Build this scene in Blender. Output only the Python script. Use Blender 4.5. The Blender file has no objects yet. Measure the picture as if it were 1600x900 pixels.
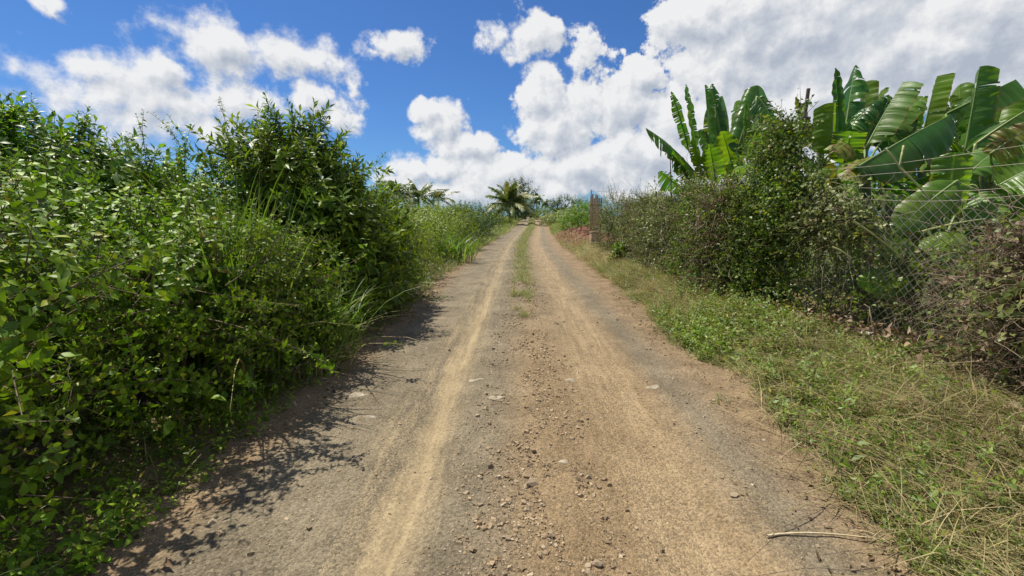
import bpy, math, random
import numpy as np

SC = bpy.context.scene
COL = SC.collection
rng = np.random.default_rng(7)
random.seed(7)

# ------------------------------------------------------------------ camera, world, sun, exposure
EYE = 1.5
FPX = 700.0
PITCH = math.atan(112 / FPX)
YAW = math.atan(12 / FPX)
cam_d = bpy.data.cameras.new('camera')
cam_d.sensor_width = 36
cam_d.lens = 36 * FPX / 1600
cam_d.clip_start = 0.05
cam_d.clip_end = 9000
cam = bpy.data.objects.new('camera', cam_d)
cam.location = (0, 0, EYE)
cam.rotation_euler = (math.pi / 2 - PITCH, 0, YAW)
COL.objects.link(cam)
SC.camera = cam
SC.view_settings.view_transform = 'Standard'
SC.view_settings.look = 'None'
SC.view_settings.gamma = 1
SC.view_settings.exposure = 0.42
SC.cycles.max_bounces = 7
SC.cycles.transmission_bounces = 5
SC.cycles.diffuse_bounces = 4
SC.cycles.glossy_bounces = 2

SUN_EL = math.radians(64)
SUN_AZ = math.radians(-54)          # measured from +Y towards +X
sv = np.array([math.cos(SUN_EL) * math.sin(SUN_AZ), math.cos(SUN_EL) * math.cos(SUN_AZ), math.sin(SUN_EL)])
sun_d = bpy.data.lights.new('sun', 'SUN')
sun_d.energy = 4.9
sun_d.angle = math.radians(0.53)
sun_d.color = (1.0, 0.935, 0.81)
sun = bpy.data.objects.new('sun', sun_d)
from mathutils import Vector
sun.rotation_euler = Vector((-sv[0], -sv[1], -sv[2])).to_track_quat('-Z', 'Y').to_euler()
sun.location = (-20, 10, 40)
COL.objects.link(sun)


def ray(px, py):
    """direction of a photo pixel (1600x900) seen from the eye point"""
    x = (px - 800) / FPX
    y = (450 - py) / FPX
    d = np.array([x, math.cos(PITCH) + y * math.sin(PITCH), y * math.cos(PITCH) - math.sin(PITCH)])
    c, s = math.cos(YAW), math.sin(YAW)
    return np.array([c * d[0] - s * d[1], s * d[0] + c * d[1], d[2]])


def G(px, py, z=0.0):
    d = ray(px, py)
    return np.array([0, 0, EYE]) + d * ((z - EYE) / d[2])


def P(px, py, Y):
    d = ray(px, py)
    return np.array([0, 0, EYE]) + d * (Y / d[1])


# ------------------------------------------------------------------ node helpers
class NT:
    def __init__(self, nt):
        self.nt = nt

    def n(self, typ, ins=None, **props):
        nd = self.nt.nodes.new(typ)
        for k, v in props.items():
            setattr(nd, k, v)
        if ins:
            for k, v in ins.items():
                sock = nd.inputs[k]
                if isinstance(v, bpy.types.NodeSocket):
                    self.nt.links.new(v, sock)
                else:
                    sock.default_value = v
        return nd

    def math(self, op, a, b=None, c=None, clamp=False):
        ins = {0: a}
        if b is not None:
            ins[1] = b
        if c is not None:
            ins[2] = c
        return self.n('ShaderNodeMath', ins, operation=op, use_clamp=clamp).outputs[0]

    def vmath(self, op, a, b=None, c=None):
        ins = {0: a}
        if b is not None:
            ins[1] = b
        if c is not None:
            ins[2] = c
        nd = self.n('ShaderNodeVectorMath', ins, operation=op)
        return nd.outputs['Value'] if op in ('LENGTH', 'DOT_PRODUCT', 'DISTANCE') else nd.outputs['Vector']

    def noise(self, vec, scale, detail=3, rough=0.5, out=0, distortion=0.0):
        return self.n('ShaderNodeTexNoise', {'Vector': vec, 'Scale': scale, 'Detail': detail, 'Roughness': rough,
                                             'Distortion': distortion}).outputs[out]

    def step(self, v, a, b, lo=0.0, hi=1.0):
        return self.n('ShaderNodeMapRange', {'Value': v, 'From Min': a, 'From Max': b, 'To Min': lo, 'To Max': hi},
                      interpolation_type='SMOOTHSTEP').outputs[0]

    def mix(self, f, a, b, blend='MIX'):
        nd = self.n('ShaderNodeMix', data_type='RGBA', blend_type=blend)
        for i, v in ((0, f), (6, a), (7, b)):
            if isinstance(v, bpy.types.NodeSocket):
                self.nt.links.new(v, nd.inputs[i])
            elif i == 0:
                nd.inputs[i].default_value = v
            else:
                nd.inputs[i].default_value = (*v[:3], 1)
        return nd.outputs[2]

    def ramp(self, v, stops):
        nd = self.n('ShaderNodeValToRGB', {'Fac': v})
        cr = nd.color_ramp
        while len(cr.elements) < len(stops):
            cr.elements.new(0.5)
        for e, (p, c) in zip(cr.elements, stops):
            e.position = p
            e.color = (*c[:3], 1)
        return nd.outputs['Color']

    def link(self, a, b):
        self.nt.links.new(a, b)


# ------------------------------------------------------------------ sky with clouds
def azel(px, py):
    d = ray(px, py)
    d = d / np.linalg.norm(d)
    return math.atan2(d[0], d[1]), math.asin(d[2])


CLOUDS = [  # photo px centre, radii, weight
    (215, 165, 165, 80, 1.0), (130, 105, 62, 36, .75), (258, 112, 58, 30, 1.05), (340, 75, 105, 58, .85),
    (430, 75, 95, 42, .9), (275, 45, 75, 30, .6), (515, 85, 45, 40, .6), (545, 135, 20, 62, .6),
    (490, 148, 48, 32, 1.1), (535, 185, 30, 38, .9), (360, 160, 100, 55, .8), (330, 215, 45, 36, .85),
    (72, 10, 34, 16, .8), (40, 118, 24, 22, .35), (620, 72, 50, 30, .62), (585, 85, 24, 16, .4),
    (830, 58, 60, 42, .72), (912, 72, 32, 36, .5), (760, 60, 30, 20, .3),
    (690, 192, 46, 44, .95), (728, 232, 55, 28, 1.0), (665, 168, 28, 24, 1.1), (632, 268, 48, 26, .8),
    (690, 270, 36, 24, .9), (775, 275, 90, 48, 1.1), (720, 295, 110, 28, .85), (845, 150, 44, 52, 1.1),
    (870, 200, 70, 55, 1.1), (925, 160, 60, 45, .9), (1000, 118, 46, 36, 1.1), (965, 165, 75, 50, 1.0),
    (905, 262, 100, 42, 1.1), (1010, 245, 100, 60, 1.1), (1090, 200, 110, 70, 1.1), (880, 292, 50, 30, .8),
    (1250, 55, 240, 110, 1.35), (1480, 70, 260, 120, 1.35), (1090, 40, 85, 55, 1.0), (1130, 120, 90, 62, 1.1),
    (1300, 160, 220, 70, 1.1), (1560, 190, 160, 70, 1.0), (1022, 298, 26, 16, .8), (1150, 265, 130, 40, .9),
    (960, 300, 50, 14, .5), (1180, 10, 160, 60, 1.2),
]


def build_cloud_group():
    g = bpy.data.node_groups.new('cloud_density', 'ShaderNodeTree')
    g.interface.new_socket('Dir', in_out='INPUT', socket_type='NodeSocketVector')
    g.interface.new_socket('Density', in_out='OUTPUT', socket_type='NodeSocketFloat')
    t = NT(g)
    gi = g.nodes.new('NodeGroupInput')
    go = g.nodes.new('NodeGroupOutput')
    p0 = gi.outputs[0]
    # warp of the outline
    wn = t.n('ShaderNodeTexNoise', {'Vector': p0, 'Scale': 11.0, 'Detail': 4.0, 'Roughness': .6}).outputs['Color']
    w = t.vmath('MULTIPLY', t.vmath('SUBTRACT', wn, (.5, .5, .5)), (.12, .085, 0))
    p = t.vmath('ADD', p0, w)
    acc = None
    for cx, cy, rx, ry, wt in CLOUDS:
        wt = wt * (.9 if cx < 570 else .97)
        a, e = azel(cx, cy)
        a1, _ = azel(cx - rx, cy)
        a2, _ = azel(cx + rx, cy)
        _, e1 = azel(cx, cy - ry)
        _, e2 = azel(cx, cy + ry)
        ix, iy = 2 / (a2 - a1) / 1.12, 2 / (e1 - e2) / 1.12
        ln = t.vmath('LENGTH', t.vmath('MULTIPLY_ADD', p, (ix, iy, 0), (-a * ix, -e * iy, 0)))
        v = t.math('MULTIPLY_ADD', ln, -wt, wt)
        acc = v if acc is None else t.math('SMOOTH_MAX', acc, v, .12)
    # the same kind of sky goes on outside the frame
    sp = t.n('ShaderNodeSeparateXYZ', {0: p0})
    far = t.n('ShaderNodeCombineXYZ', {0: t.math('MULTIPLY', t.math('SINE', sp.outputs[0]), 1.6),
                                       1: t.math('MULTIPLY', sp.outputs[1], 2.2),
                                       2: t.math('MULTIPLY', t.math('COSINE', sp.outputs[0]), 1.6)}).outputs[0]
    gen = t.math('MULTIPLY_ADD', t.noise(far, 1.5, 2, .5), 5.0, -2.55)
    mu = t.step(t.math('ABSOLUTE', sp.outputs[0]), .83, 1.0)
    mv = t.step(sp.outputs[1], .42, .55)
    m = t.math('MAXIMUM', mu, mv)
    base = t.n('ShaderNodeMix', {0: m, 2: t.math('MAXIMUM', acc, -1.0), 3: t.math('MINIMUM', t.math('MAXIMUM', gen, -1.0), 1.0)}, data_type='FLOAT').outputs[0]
    n1 = t.noise(p0, 15.0, 11, .64)
    vor = t.n('ShaderNodeTexVoronoi', {'Vector': t.vmath('ADD', p0, t.vmath('MULTIPLY', wn, (.03, .03, 0))), 'Scale': 30.0, 'Smoothness': .6},
              feature='SMOOTH_F1').outputs['Distance']
    d = t.math('MULTIPLY_ADD', t.math('SUBTRACT', n1, .5), 1.75, base)
    d = t.math('MULTIPLY_ADD', t.math('SUBTRACT', .42, vor), .22, d)
    t.link(d, go.inputs[0])
    return g


world = bpy.data.worlds.new('World')
SC.world = world
world.use_nodes = True
wt = NT(world.node_tree)
world.node_tree.nodes.clear()
sky = wt.n('ShaderNodeTexSky', sky_type='NISHITA', sun_disc=False, sun_elevation=SUN_EL, sun_rotation=SUN_AZ,
           air_density=1.0, dust_density=0.35, ozone_density=2.2, altitude=100)
gen = wt.n('ShaderNodeTexCoord').outputs['Generated']
sxyz = wt.n('ShaderNodeSeparateXYZ', {0: gen})
az = wt.math('ARCTAN2', sxyz.outputs[0], sxyz.outputs[1])
el = wt.math('ARCSINE', sxyz.outputs[2])
pv = wt.n('ShaderNodeCombineXYZ', {0: az, 1: el, 2: 0.0}).outputs[0]
cg = build_cloud_group()
g1 = wt.n('ShaderNodeGroup', node_tree=cg)
wt.link(pv, g1.inputs[0])
g2 = wt.n('ShaderNodeGroup', node_tree=cg)
wt.link(wt.vmath('ADD', pv, (-.012, .021, 0)), g2.inputs[0])
d1, d2 = g1.outputs[0], g2.outputs[0]
edge = wt.math('MULTIPLY_ADD', wt.math('MULTIPLY_ADD', az, -.75, wt.noise(pv, 5.0, 2, .5)), .50, .05)           # crisp here, wispy there
edge = wt.math('MAXIMUM', edge, .13)
cover = wt.n('ShaderNodeMapRange', {'Value': d1, 'From Min': -.02, 'From Max': edge}, interpolation_type='SMOOTHSTEP').outputs[0]
cover = wt.math('MULTIPLY', cover, wt.step(el, -.01, .05, .35, .97))
relief = wt.math('SUBTRACT', d1, d2)
thick = wt.math('MULTIPLY', wt.step(d1, .35, 1.2), wt.step(az, -.15, .35, .8, 1.0))
mott = wt.math('MULTIPLY', wt.math('SUBTRACT', wt.noise(pv, 6.0, 4, .5), .5), wt.math('MULTIPLY_ADD', thick, .9, .2))
lit = wt.math('MULTIPLY_ADD', relief, 1.35, wt.math('ADD', mott, wt.math('MULTIPLY_ADD', thick, -.42, .74)), clamp=True)
ccol = wt.ramp(lit, [(0.0, (4.6, 5.1, 6.0)), (.45, (6.4, 6.75, 7.3)), (1.0, (9.2, 9.2, 9.2))])
skyc = wt.mix(1.0, sky.outputs[0], (.41, .70, 1.10), 'MULTIPLY')
full = wt.mix(cover, skyc, ccol)
bg = wt.n('ShaderNodeBackground', {'Color': full, 'Strength': 0.072})
wo = wt.n('ShaderNodeOutputWorld', {'Surface': bg.outputs[0]})
world.cycles.sampling_method = 'MANUAL'
world.cycles.sample_map_resolution = 512


# ------------------------------------------------------------------ noise in numpy
def _hash(ix, iy, iz):
    h = (ix.astype(np.int64) * 374761393 + iy.astype(np.int64) * 668265263 + iz.astype(np.int64) * 2147483647) & 0x7fffffff
    h = ((h ^ (h >> 13)) * 1274126177) & 0x7fffffff
    return ((h ^ (h >> 16)) & 0xffff) / 65535.0


def vnoise(x, y, z=None):
    x = np.asarray(x, float)
    y = np.asarray(y, float)
    z = np.zeros_like(x) if z is None else np.asarray(z, float)
    ix, iy, iz = np.floor(x), np.floor(y), np.floor(z)
    fx, fy, fz = x - ix, y - iy, z - iz
    fx, fy, fz = fx * fx * (3 - 2 * fx), fy * fy * (3 - 2 * fy), fz * fz * (3 - 2 * fz)
    r = 0
    for dx in (0, 1):
        for dy in (0, 1):
            for dz in (0, 1):
                wgt = (fx if dx else 1 - fx) * (fy if dy else 1 - fy) * (fz if dz else 1 - fz)
                r = r + wgt * _hash(ix + dx, iy + dy, iz + dz)
    return r


def fbm(x, y, z=None, oct=4):
    r, a, f = 0, .5, 1.0
    for o in range(oct):
        r = r + a * vnoise(x * f + 17.3 * o, y * f - 9.1 * o, None if z is None else z * f)
        a *= .5
        f *= 2.03
    return r


def sstep(v, a, b):
    t = np.clip((v - a) / (b - a), 0, 1)
    return t * t * (3 - 2 * t)


def rise(y):
    return .85 * sstep(np.asarray(y, float), 14, 100)


def cx(y):
    y = np.asarray(y, float)
    return 1.5 * sstep(y, 18, 62) + np.clip(y - 62, 0, None) * .028


def height(x, y):
    """ground surface (road sheet lies within it)"""
    x = np.asarray(x, float)
    y = np.asarray(y, float)
    xr = x - cx(y)
    n = fbm(x * .8 + 40, y * .8, oct=3) - .45
    z = .27 * sstep(xr, 1.75 + .5 * (vnoise(y * 1.1, y * 0 + 3) - .5), 3.1) + .10 * sstep(-xr, 1.7, 2.9)
    side = np.maximum(sstep(xr, 1.7, 2.6), sstep(-xr, 1.7, 2.6))
    z = z + n * (.03 + .10 * side) + rise(y)
    # heap of turned red soil on the right
    z = z + 0.5 * np.exp(-((x - 3.9) / 1.2) ** 2 - ((y - 27) / 5.0) ** 2) * (0.6 + .8 * fbm(x * 1.5, y * 1.5, oct=3))
    return z


def road_h(x, y):
    xr = np.asarray(x, float) - cx(y)
    z = height(x, y)
    z = z + .035 * np.exp(-((xr - .1) / .33) ** 2) - .036 * np.exp(-((xr + .61) / .15) ** 2) + .014 * np.exp(-((xr + .88) / .08) ** 2) - .032 * np.exp(-((xr - .85) / .22) ** 2) + .010 * np.exp(-((xr - 1.22) / .1) ** 2)
    z = z - .06 * sstep(np.abs(xr), 1.75 + .35 * vnoise(np.asarray(y) * 1.7, xr * 0 + 5), 2.5)
    return z


# ------------------------------------------------------------------ mesh helpers
def mesh_np(name, V, F, mats, FM=None, uv=None, smooth=True, attrs=None):
    me = bpy.data.meshes.new(name)
    V = np.ascontiguousarray(V, dtype=np.float32)
    F = np.ascontiguousarray(F, dtype=np.int32)
    k = F.shape[1]
    me.vertices.add(len(V))
    me.vertices.foreach_set('co', V.ravel())
    me.loops.add(F.size)
    me.loops.foreach_set('vertex_index', F.ravel())
    me.polygons.add(len(F))
    me.polygons.foreach_set('loop_start', np.arange(0, F.size, k, dtype=np.int32))
    if FM is not None:
        me.polygons.foreach_set('material_index', np.ascontiguousarray(FM, dtype=np.int32))
    if smooth:
        me.polygons.foreach_set('use_smooth', np.ones(len(F), dtype=bool))
    else:
        me.polygons.foreach_set('use_smooth', np.zeros(len(F), dtype=bool))
    for m in (mats if isinstance(mats, (list, tuple)) else [mats]):
        me.materials.append(m)
    if uv is not None:
        at = me.attributes.new('leafuv', 'FLOAT_VECTOR', 'POINT')
        uv3 = np.zeros((len(V), 3), np.float32)
        uv3[:, :uv.shape[1]] = uv
        at.data.foreach_set('vector', uv3.ravel())
    if attrs:
        for kx, vv in attrs.items():
            at = me.attributes.new(kx, 'FLOAT', 'POINT')
            at.data.foreach_set('value', np.ascontiguousarray(vv, dtype=np.float32))
    me.update(calc_edges=True)
    return me


def wloc(o):
    v = np.zeros(3)
    while o is not None:
        v += np.array(o.location)
        o = o.parent
    return v


def thing(name, label, cat, loc, group=None):
    o = bpy.data.objects.new(name, None)
    COL.objects.link(o)
    o.location = tuple(float(c) for c in loc)
    o.empty_display_size = .2
    o['label'] = label
    o['category'] = cat
    if group:
        o['group'] = group
    return o


def part(name, parent, V, F, mats, FM=None, uv=None, smooth=True, kind=None, label=None, attrs=None):
    off = wloc(parent) if parent is not None else np.zeros(3)
    o = bpy.data.objects.new(name, mesh_np(name, np.asarray(V) - off, F, mats, FM, uv, smooth, attrs))
    COL.objects.link(o)
    o.parent = parent
    if kind:
        o['kind'] = kind
    if label:
        o['label'] = label
    return o


def place(name, me, parent, M4, kind=None):
    """an object that shares mesh data; M4 = (R 3x3, loc world, scale)"""
    from mathutils import Matrix
    R, loc, s = M4
    o = bpy.data.objects.new(name, me)
    COL.objects.link(o)
    o.parent = parent
    l = np.asarray(loc) - (wloc(parent) if parent is not None else 0)
    m = np.eye(4)
    m[:3, :3] = R * s
    m[:3, 3] = l
    o.matrix_local = Matrix(m.tolist())
    if kind:
        o['kind'] = kind
    return o


class Tpl:
    def __init__(self, V, F, M, UV):
        self.V = np.asarray(V, float)
        self.F = np.asarray(F, int)
        self.M = np.asarray(M, int)
        self.UV = np.asarray(UV, float)


def join(tpls):
    V, F, M, UV, o = [], [], [], [], 0
    for t in tpls:
        V.append(t.V)
        F.append(t.F + o)
        M.append(t.M)
        UV.append(t.UV)
        o += len(t.V)
    return Tpl(np.vstack(V), np.vstack(F), np.concatenate(M), np.vstack(UV))


def xf(t, R, loc, s=1.0):
    return Tpl(t.V @ (np.asarray(R) * s).T + loc, t.F, t.M, t.UV)


def frames(D, roll):
    """k rotation matrices whose +Z is D, rolled about it"""
    D = D / np.linalg.norm(D, axis=1, keepdims=True)
    up = np.where(np.abs(D[:, 2:3]) > .95, np.array([[1., 0, 0]]), np.array([[0, 0, 1.]]))
    X = np.cross(up, D)
    X /= np.linalg.norm(X, axis=1, keepdims=True)
    Y = np.cross(D, X)
    c, s = np.cos(roll)[:, None], np.sin(roll)[:, None]
    X2, Y2 = X * c + Y * s, -X * s + Y * c
    return np.stack([X2, Y2, D], axis=2)


def scatter(tpls, which, pos, R, sc):
    Vs, Fs, Ms, Us, o = [], [], [], [], 0
    for i, t in enumerate(tpls):
        m = which == i
        k = int(m.sum())
        if not k:
            continue
        v = np.einsum('kij,nj->kni', R[m] * sc[m][:, None, None], t.V) + pos[m][:, None, :]
        n = len(t.V)
        f = t.F[None] + (np.arange(k) * n)[:, None, None] + o
        Vs.append(v.reshape(-1, 3))
        Fs.append(f.reshape(-1, 3))
        Ms.append(np.tile(t.M, k))
        Us.append(np.tile(t.UV, (k, 1)))
        o += k * n
    return np.vstack(Vs), np.vstack(Fs), np.concatenate(Ms), np.vstack(Us)


def tubes(paths, rad, sides=3, taper=.5, mat=0):
    """paths (k,n,3) -> thin tapered tubes"""
    paths = np.asarray(paths, float)
    k, n, _ = paths.shape
    T = np.gradient(paths, axis=1)
    T /= np.linalg.norm(T, axis=2, keepdims=True) + 1e-9
    ref = np.where(np.abs(T[..., 2:3]) > .9, np.array([1., 0, 0]), np.array([0, 0, 1.]))
    A = np.cross(T, ref)
    A /= np.linalg.norm(A, axis=2, keepdims=True) + 1e-9
    B = np.cross(T, A)
    rad = np.broadcast_to(np.asarray(rad, float), (k,))
    rr = rad[:, None] * np.linspace(1, taper, n)[None]
    ang = np.arange(sides) * 2 * math.pi / sides
    V = paths[:, :, None, :] + rr[:, :, None, None] * (np.cos(ang)[None, None, :, None] * A[:, :, None, :] + np.sin(ang)[None, None, :, None] * B[:, :, None, :])
    F = []
    for i in range(n - 1):
        for j in range(sides):
            a, b = i * sides + j, i * sides + (j + 1) % sides
            F += [[a, b, b + sides], [a, b + sides, a + sides]]
    F = np.array(F)[None] + (np.arange(k) * n * sides)[:, None, None]
    V = V.reshape(-1, 3)
    F = F.reshape(-1, 3)
    return V, F, np.full(len(F), mat), np.zeros((len(V), 2))


def bez(a, b, c, n=8):
    t = np.linspace(0, 1, n)[:, None]
    return (1 - t) ** 2 * a + 2 * t * (1 - t) * b + t * t * c


def merge(*parts_):
    V, F, M, U, o = [], [], [], [], 0
    for v, f, m, u in parts_:
        V.append(v)
        F.append(f + o)
        M.append(m)
        U.append(u)
        o += len(v)
    return np.vstack(V), np.vstack(F), np.concatenate(M), np.vstack(U)


def box(c, d, rz=0.0, bev=.0):
    x, y, z = d[0] / 2, d[1] / 2, d[2] / 2
    b = min(bev, x * .5, y * .5, z * .5)
    pts = []
    for sz, ins in ((-z, b), (-z + b, 0), (z - b, 0), (z, b)):
        for sx, sy in ((-1, -1), (1, -1), (1, 1), (-1, 1)):
            pts.append((sx * (x - ins), sy * (y - ins), sz))
    V = np.array(pts)
    F = [[0, 2, 1], [0, 3, 2], [12, 13, 14], [12, 14, 15]]
    for i in range(3):
        for j in range(4):
            a, b2 = i * 4 + j, i * 4 + (j + 1) % 4
            F += [[a, b2, b2 + 4], [a, b2 + 4, a + 4]]
    cr, sr = math.cos(rz), math.sin(rz)
    R = np.array([[cr, -sr, 0], [sr, cr, 0], [0, 0, 1]])
    return V @ R.T + np.asarray(c), np.array(F), np.zeros(len(F), int), np.zeros((16, 2))


# ------------------------------------------------------------------ materials
MATS = {}


def new_mat(name):
    m = bpy.data.materials.new(name)
    m.use_nodes = True
    t = NT(m.node_tree)
    m.node_tree.nodes.clear()
    MATS[name] = m
    return m, t


def finish(t, sh, disp=None):
    t.n('ShaderNodeOutputMaterial', {'Surface': sh})


def leaf_mat(name, stops, rough=.42, trans=.34, spec=.5, vein=.16, veinf=0.0, clump=.9, tint=(1.5, 1.55, .55), spots=None):
    m, t = new_mat(name)
    geo = t.n('ShaderNodeNewGeometry')
    col = t.ramp(geo.outputs['Random Per Island'], stops)
    nz = t.noise(geo.outputs['Position'], clump, 2, .5)
    col = t.n('ShaderNodeHueSaturation', {'Hue': t.step(nz, .3, .7, .492, .508), 'Saturation': 1.0,
                                          'Value': t.step(nz, .3, .7, .78, 1.22), 'Color': col}).outputs[0]
    at = t.n('ShaderNodeAttribute', attribute_name='leafuv')
    sp = t.n('ShaderNodeSeparateXYZ', {0: at.outputs['Vector']})
    rib = t.step(t.math('ABSOLUTE', sp.outputs[0]), .03, .13, vein, 0.0)
    col = t.mix(rib, col, (.32, .38, .13))
    bump = None
    if veinf:
        w = t.math('SINE', t.math('MULTIPLY_ADD', t.noise(at.outputs['Vector'], 3.0, 2, .5), 3.0, t.math('MULTIPLY', sp.outputs[1], veinf)))
        w2 = t.math('MULTIPLY_ADD', t.noise(t.vmath('MULTIPLY', at.outputs['Vector'], (.6, veinf * .5, 1)), 1.0, 3, .6), 1.6, -.8)
        vv = t.math('ADD', t.math('MULTIPLY', w, .12), w2)
        col = t.n('ShaderNodeHueSaturation', {'Value': t.math('MULTIPLY_ADD', vv, .16, 1.0), 'Color': col}).outputs[0]
        bump = t.n('ShaderNodeBump', {'Height': vv, 'Strength': .32, 'Distance': .012}).outputs[0]
    if veinf:
        ed = t.math('MULTIPLY_ADD', t.noise(t.vmath('MULTIPLY', at.outputs['Vector'], (1, 9, 1)), 2.0, 3, .6), .5, t.math('ABSOLUTE', sp.outputs[0]))
        col = t.mix(t.step(ed, 1.16, 1.26, 0, .8), col, (.22, .145, .06))
    if spots:
        sn = t.noise(geo.outputs['Position'], spots[1], 3, .6)
        col = t.mix(t.step(sn, spots[2], spots[2] + .1), col, spots[0])
    under = t.mix(.35, col, (.17, .21, .08))
    c2 = t.mix(geo.outputs['Backfacing'], col, under)
    ins = {'Base Color': c2, 'Roughness': rough, 'Specular IOR Level': spec}
    if bump is not None:
        ins['Normal'] = bump
    pr = t.n('ShaderNodeBsdfPrincipled', ins)
    tc = t.mix(1.0, col, tint, 'MULTIPLY')
    tr = t.n('ShaderNodeBsdfTranslucent', {'Color': tc})
    mx = t.n('ShaderNodeMixShader', {0: trans, 1: pr.outputs[0], 2: tr.outputs[0]})
    finish(t, mx.outputs[0])
    return m


def plain_mat(name, stops, scale=6.0, rough=.8, bump=.4, bscale=30, detail=5, metal=0.0, stretch=(1, 1, 1), island=.0, spec=.3):
    m, t = new_mat(name)
    geo = t.n('ShaderNodeNewGeometry')
    tc = t.n('ShaderNodeTexCoord').outputs['Object']
    v = t.vmath('MULTIPLY', tc, stretch)
    nz = t.noise(v, scale, detail, .6)
    if island:
        nz = t.math('MULTIPLY_ADD', t.math('SUBTRACT', geo.outputs['Random Per Island'], .5), island, nz)
    col = t.ramp(nz, stops)
    b = t.n('ShaderNodeBump', {'Height': t.noise(v, bscale, 4, .6), 'Strength': bump, 'Distance': .02}).outputs[0]
    pr = t.n('ShaderNodeBsdfPrincipled', {'Base Color': col, 'Roughness': rough, 'Metallic': metal, 'Normal': b, 'Specular IOR Level': spec})
    finish(t, pr.outputs[0])
    return m


L_LANT = leaf_mat('leaf_hedge', [(0, (0.050, 0.101, 0.007)), (0.4, (0.113, 0.204, 0.010)), (0.8, (0.200, 0.318, 0.012)), (0.95, (0.276, 0.366, 0.018)), (0.985, (0.326, 0.299, 0.031)), (1, (0.175, 0.116, 0.031))], rough=.48, clump=1.2, spec=.24, trans=.22, tint=(1.35, 1.55, .5))
L_CENT = leaf_mat('leaf_bush', [(0, (0.043, 0.092, 0.009)), (0.5, (0.101, 0.178, 0.010)), (0.85, (0.205, 0.308, 0.015)), (1, (0.353, 0.417, 0.024))], rough=.44, clump=1.4, trans=.28, spec=.25)
L_FARL = leaf_mat('leaf_tall', [(0, (0.048, 0.109, 0.010)), (0.5, (0.096, 0.197, 0.013)), (0.9, (0.172, 0.303, 0.019)), (1, (0.279, 0.364, 0.027))], rough=.4, clump=1.2, trans=.4, spec=.4)
L_FARH = leaf_mat('leaf_bright', [(0, (0.073, 0.109, 0.010)), (0.5, (0.140, 0.201, 0.013)), (0.9, (0.219, 0.276, 0.019)), (1, (0.293, 0.310, 0.031))], rough=.5, clump=.45)
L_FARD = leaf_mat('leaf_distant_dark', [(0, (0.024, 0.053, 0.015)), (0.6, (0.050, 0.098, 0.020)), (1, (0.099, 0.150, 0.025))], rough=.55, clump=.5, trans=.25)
L_VINE = leaf_mat('leaf_vine', [(0, (0.061, 0.113, 0.016)), (0.5, (0.119, 0.199, 0.020)), (0.85, (0.191, 0.274, 0.029)), (0.95, (0.290, 0.274, 0.065)), (1, (0.275, 0.173, 0.065))], rough=.42, clump=1.3, trans=.4, spec=.4)
L_GREY = leaf_mat('leaf_greyish', [(0, (0.095, 0.127, 0.035)), (0.6, (0.173, 0.216, 0.054)), (1, (0.299, 0.297, 0.094))], rough=.5, clump=1.0, trans=.28)
L_WEED = leaf_mat('leaf_weed', [(0, (0.070, 0.116, 0.012)), (0.5, (0.128, 0.204, 0.018)), (0.9, (0.198, 0.275, 0.030)), (1, (0.350, 0.297, 0.059))], rough=.5, clump=1.5)
L_GRASS = leaf_mat('grass_blade', [(0, (0.075, 0.108, 0.018)), (0.5, (0.132, 0.177, 0.027)), (0.85, (0.207, 0.234, 0.051)), (1, (0.390, 0.331, 0.143))], rough=.5, vein=.1, clump=1.2, trans=.38)
L_REED = leaf_mat('tall_grass_blade', [(0, (0.069, 0.137, 0.021)), (0.6, (0.117, 0.215, 0.029)), (0.9, (0.193, 0.273, 0.053)), (1, (0.413, 0.364, 0.152))], rough=.42, vein=.2, clump=1.0, trans=.38)
L_STRAW = leaf_mat('straw', [(0, (0.243, 0.169, 0.079)), (0.5, (0.429, 0.317, 0.158)), (1, (0.630, 0.486, 0.267))], rough=.7, vein=0, trans=.2, tint=(1.1, 1.0, .8), spec=.25)
L_DRY = leaf_mat('dry_leaf', [(0, (.10, .06, .035)), (.5, (.20, .135, .08)), (.9, (.34, .25, .16)), (1, (.50, .43, .33))], rough=.75, vein=.05, trans=.12, tint=(1.1, .95, .7), spec=.25)
B_DARK = leaf_mat('banana_dark', [(0, (0.036, 0.113, 0.023)), (1, (0.085, 0.167, 0.029))], rough=.30, trans=.36, vein=0, veinf=150, spec=.38, clump=2.2, tint=(2.3, 2.5, .45))
B_MID = leaf_mat('banana_mid', [(0, (0.093, 0.182, 0.022)), (1, (0.150, 0.243, 0.029))], rough=.33, trans=.40, vein=0, veinf=150, spec=.38, clump=2.2, tint=(2.1, 2.2, .45))
B_PALE = leaf_mat('banana_pale', [(0, (0.111, 0.209, 0.045)), (1, (0.146, 0.248, 0.054))], rough=.40, trans=.40, vein=0, veinf=150, spec=.28, clump=2.2, tint=(1.7, 1.6, .5))
B_LIT = leaf_mat('banana_backlit_look', [(0, (.10, .185, .020)), (1, (.14, .225, .024))], rough=.38, trans=.55, vein=0, veinf=150, spec=.4, clump=2.2, tint=(1.9, 1.9, .4))  # backlit look put into this leaf copy's colour and translucency
B_DEAD = leaf_mat('banana_dead', [(0, (.16, .095, .05)), (1, (.36, .25, .15))], rough=.75, trans=.2, vein=0, veinf=120, spec=.2, tint=(1.1, .95, .7), clump=4)
B_YELL = leaf_mat('banana_yellowing', [(0, (.16, .19, .035)), (1, (.26, .24, .05))], rough=.45, trans=.38, vein=0, veinf=130, spec=.4, clump=5, tint=(1.4, 1.3, .5), spots=((.15, .075, .03), 9, .55))
M_RIB = plain_mat('banana_rib', [(.3, (.16, .24, .07)), (.7, (.26, .33, .12))], rough=.4, bump=.1)
M_RIBY = plain_mat('banana_petiole_pale', [(.3, (.34, .36, .12)), (.7, (.46, .46, .20))], rough=.45, bump=.1)
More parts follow.
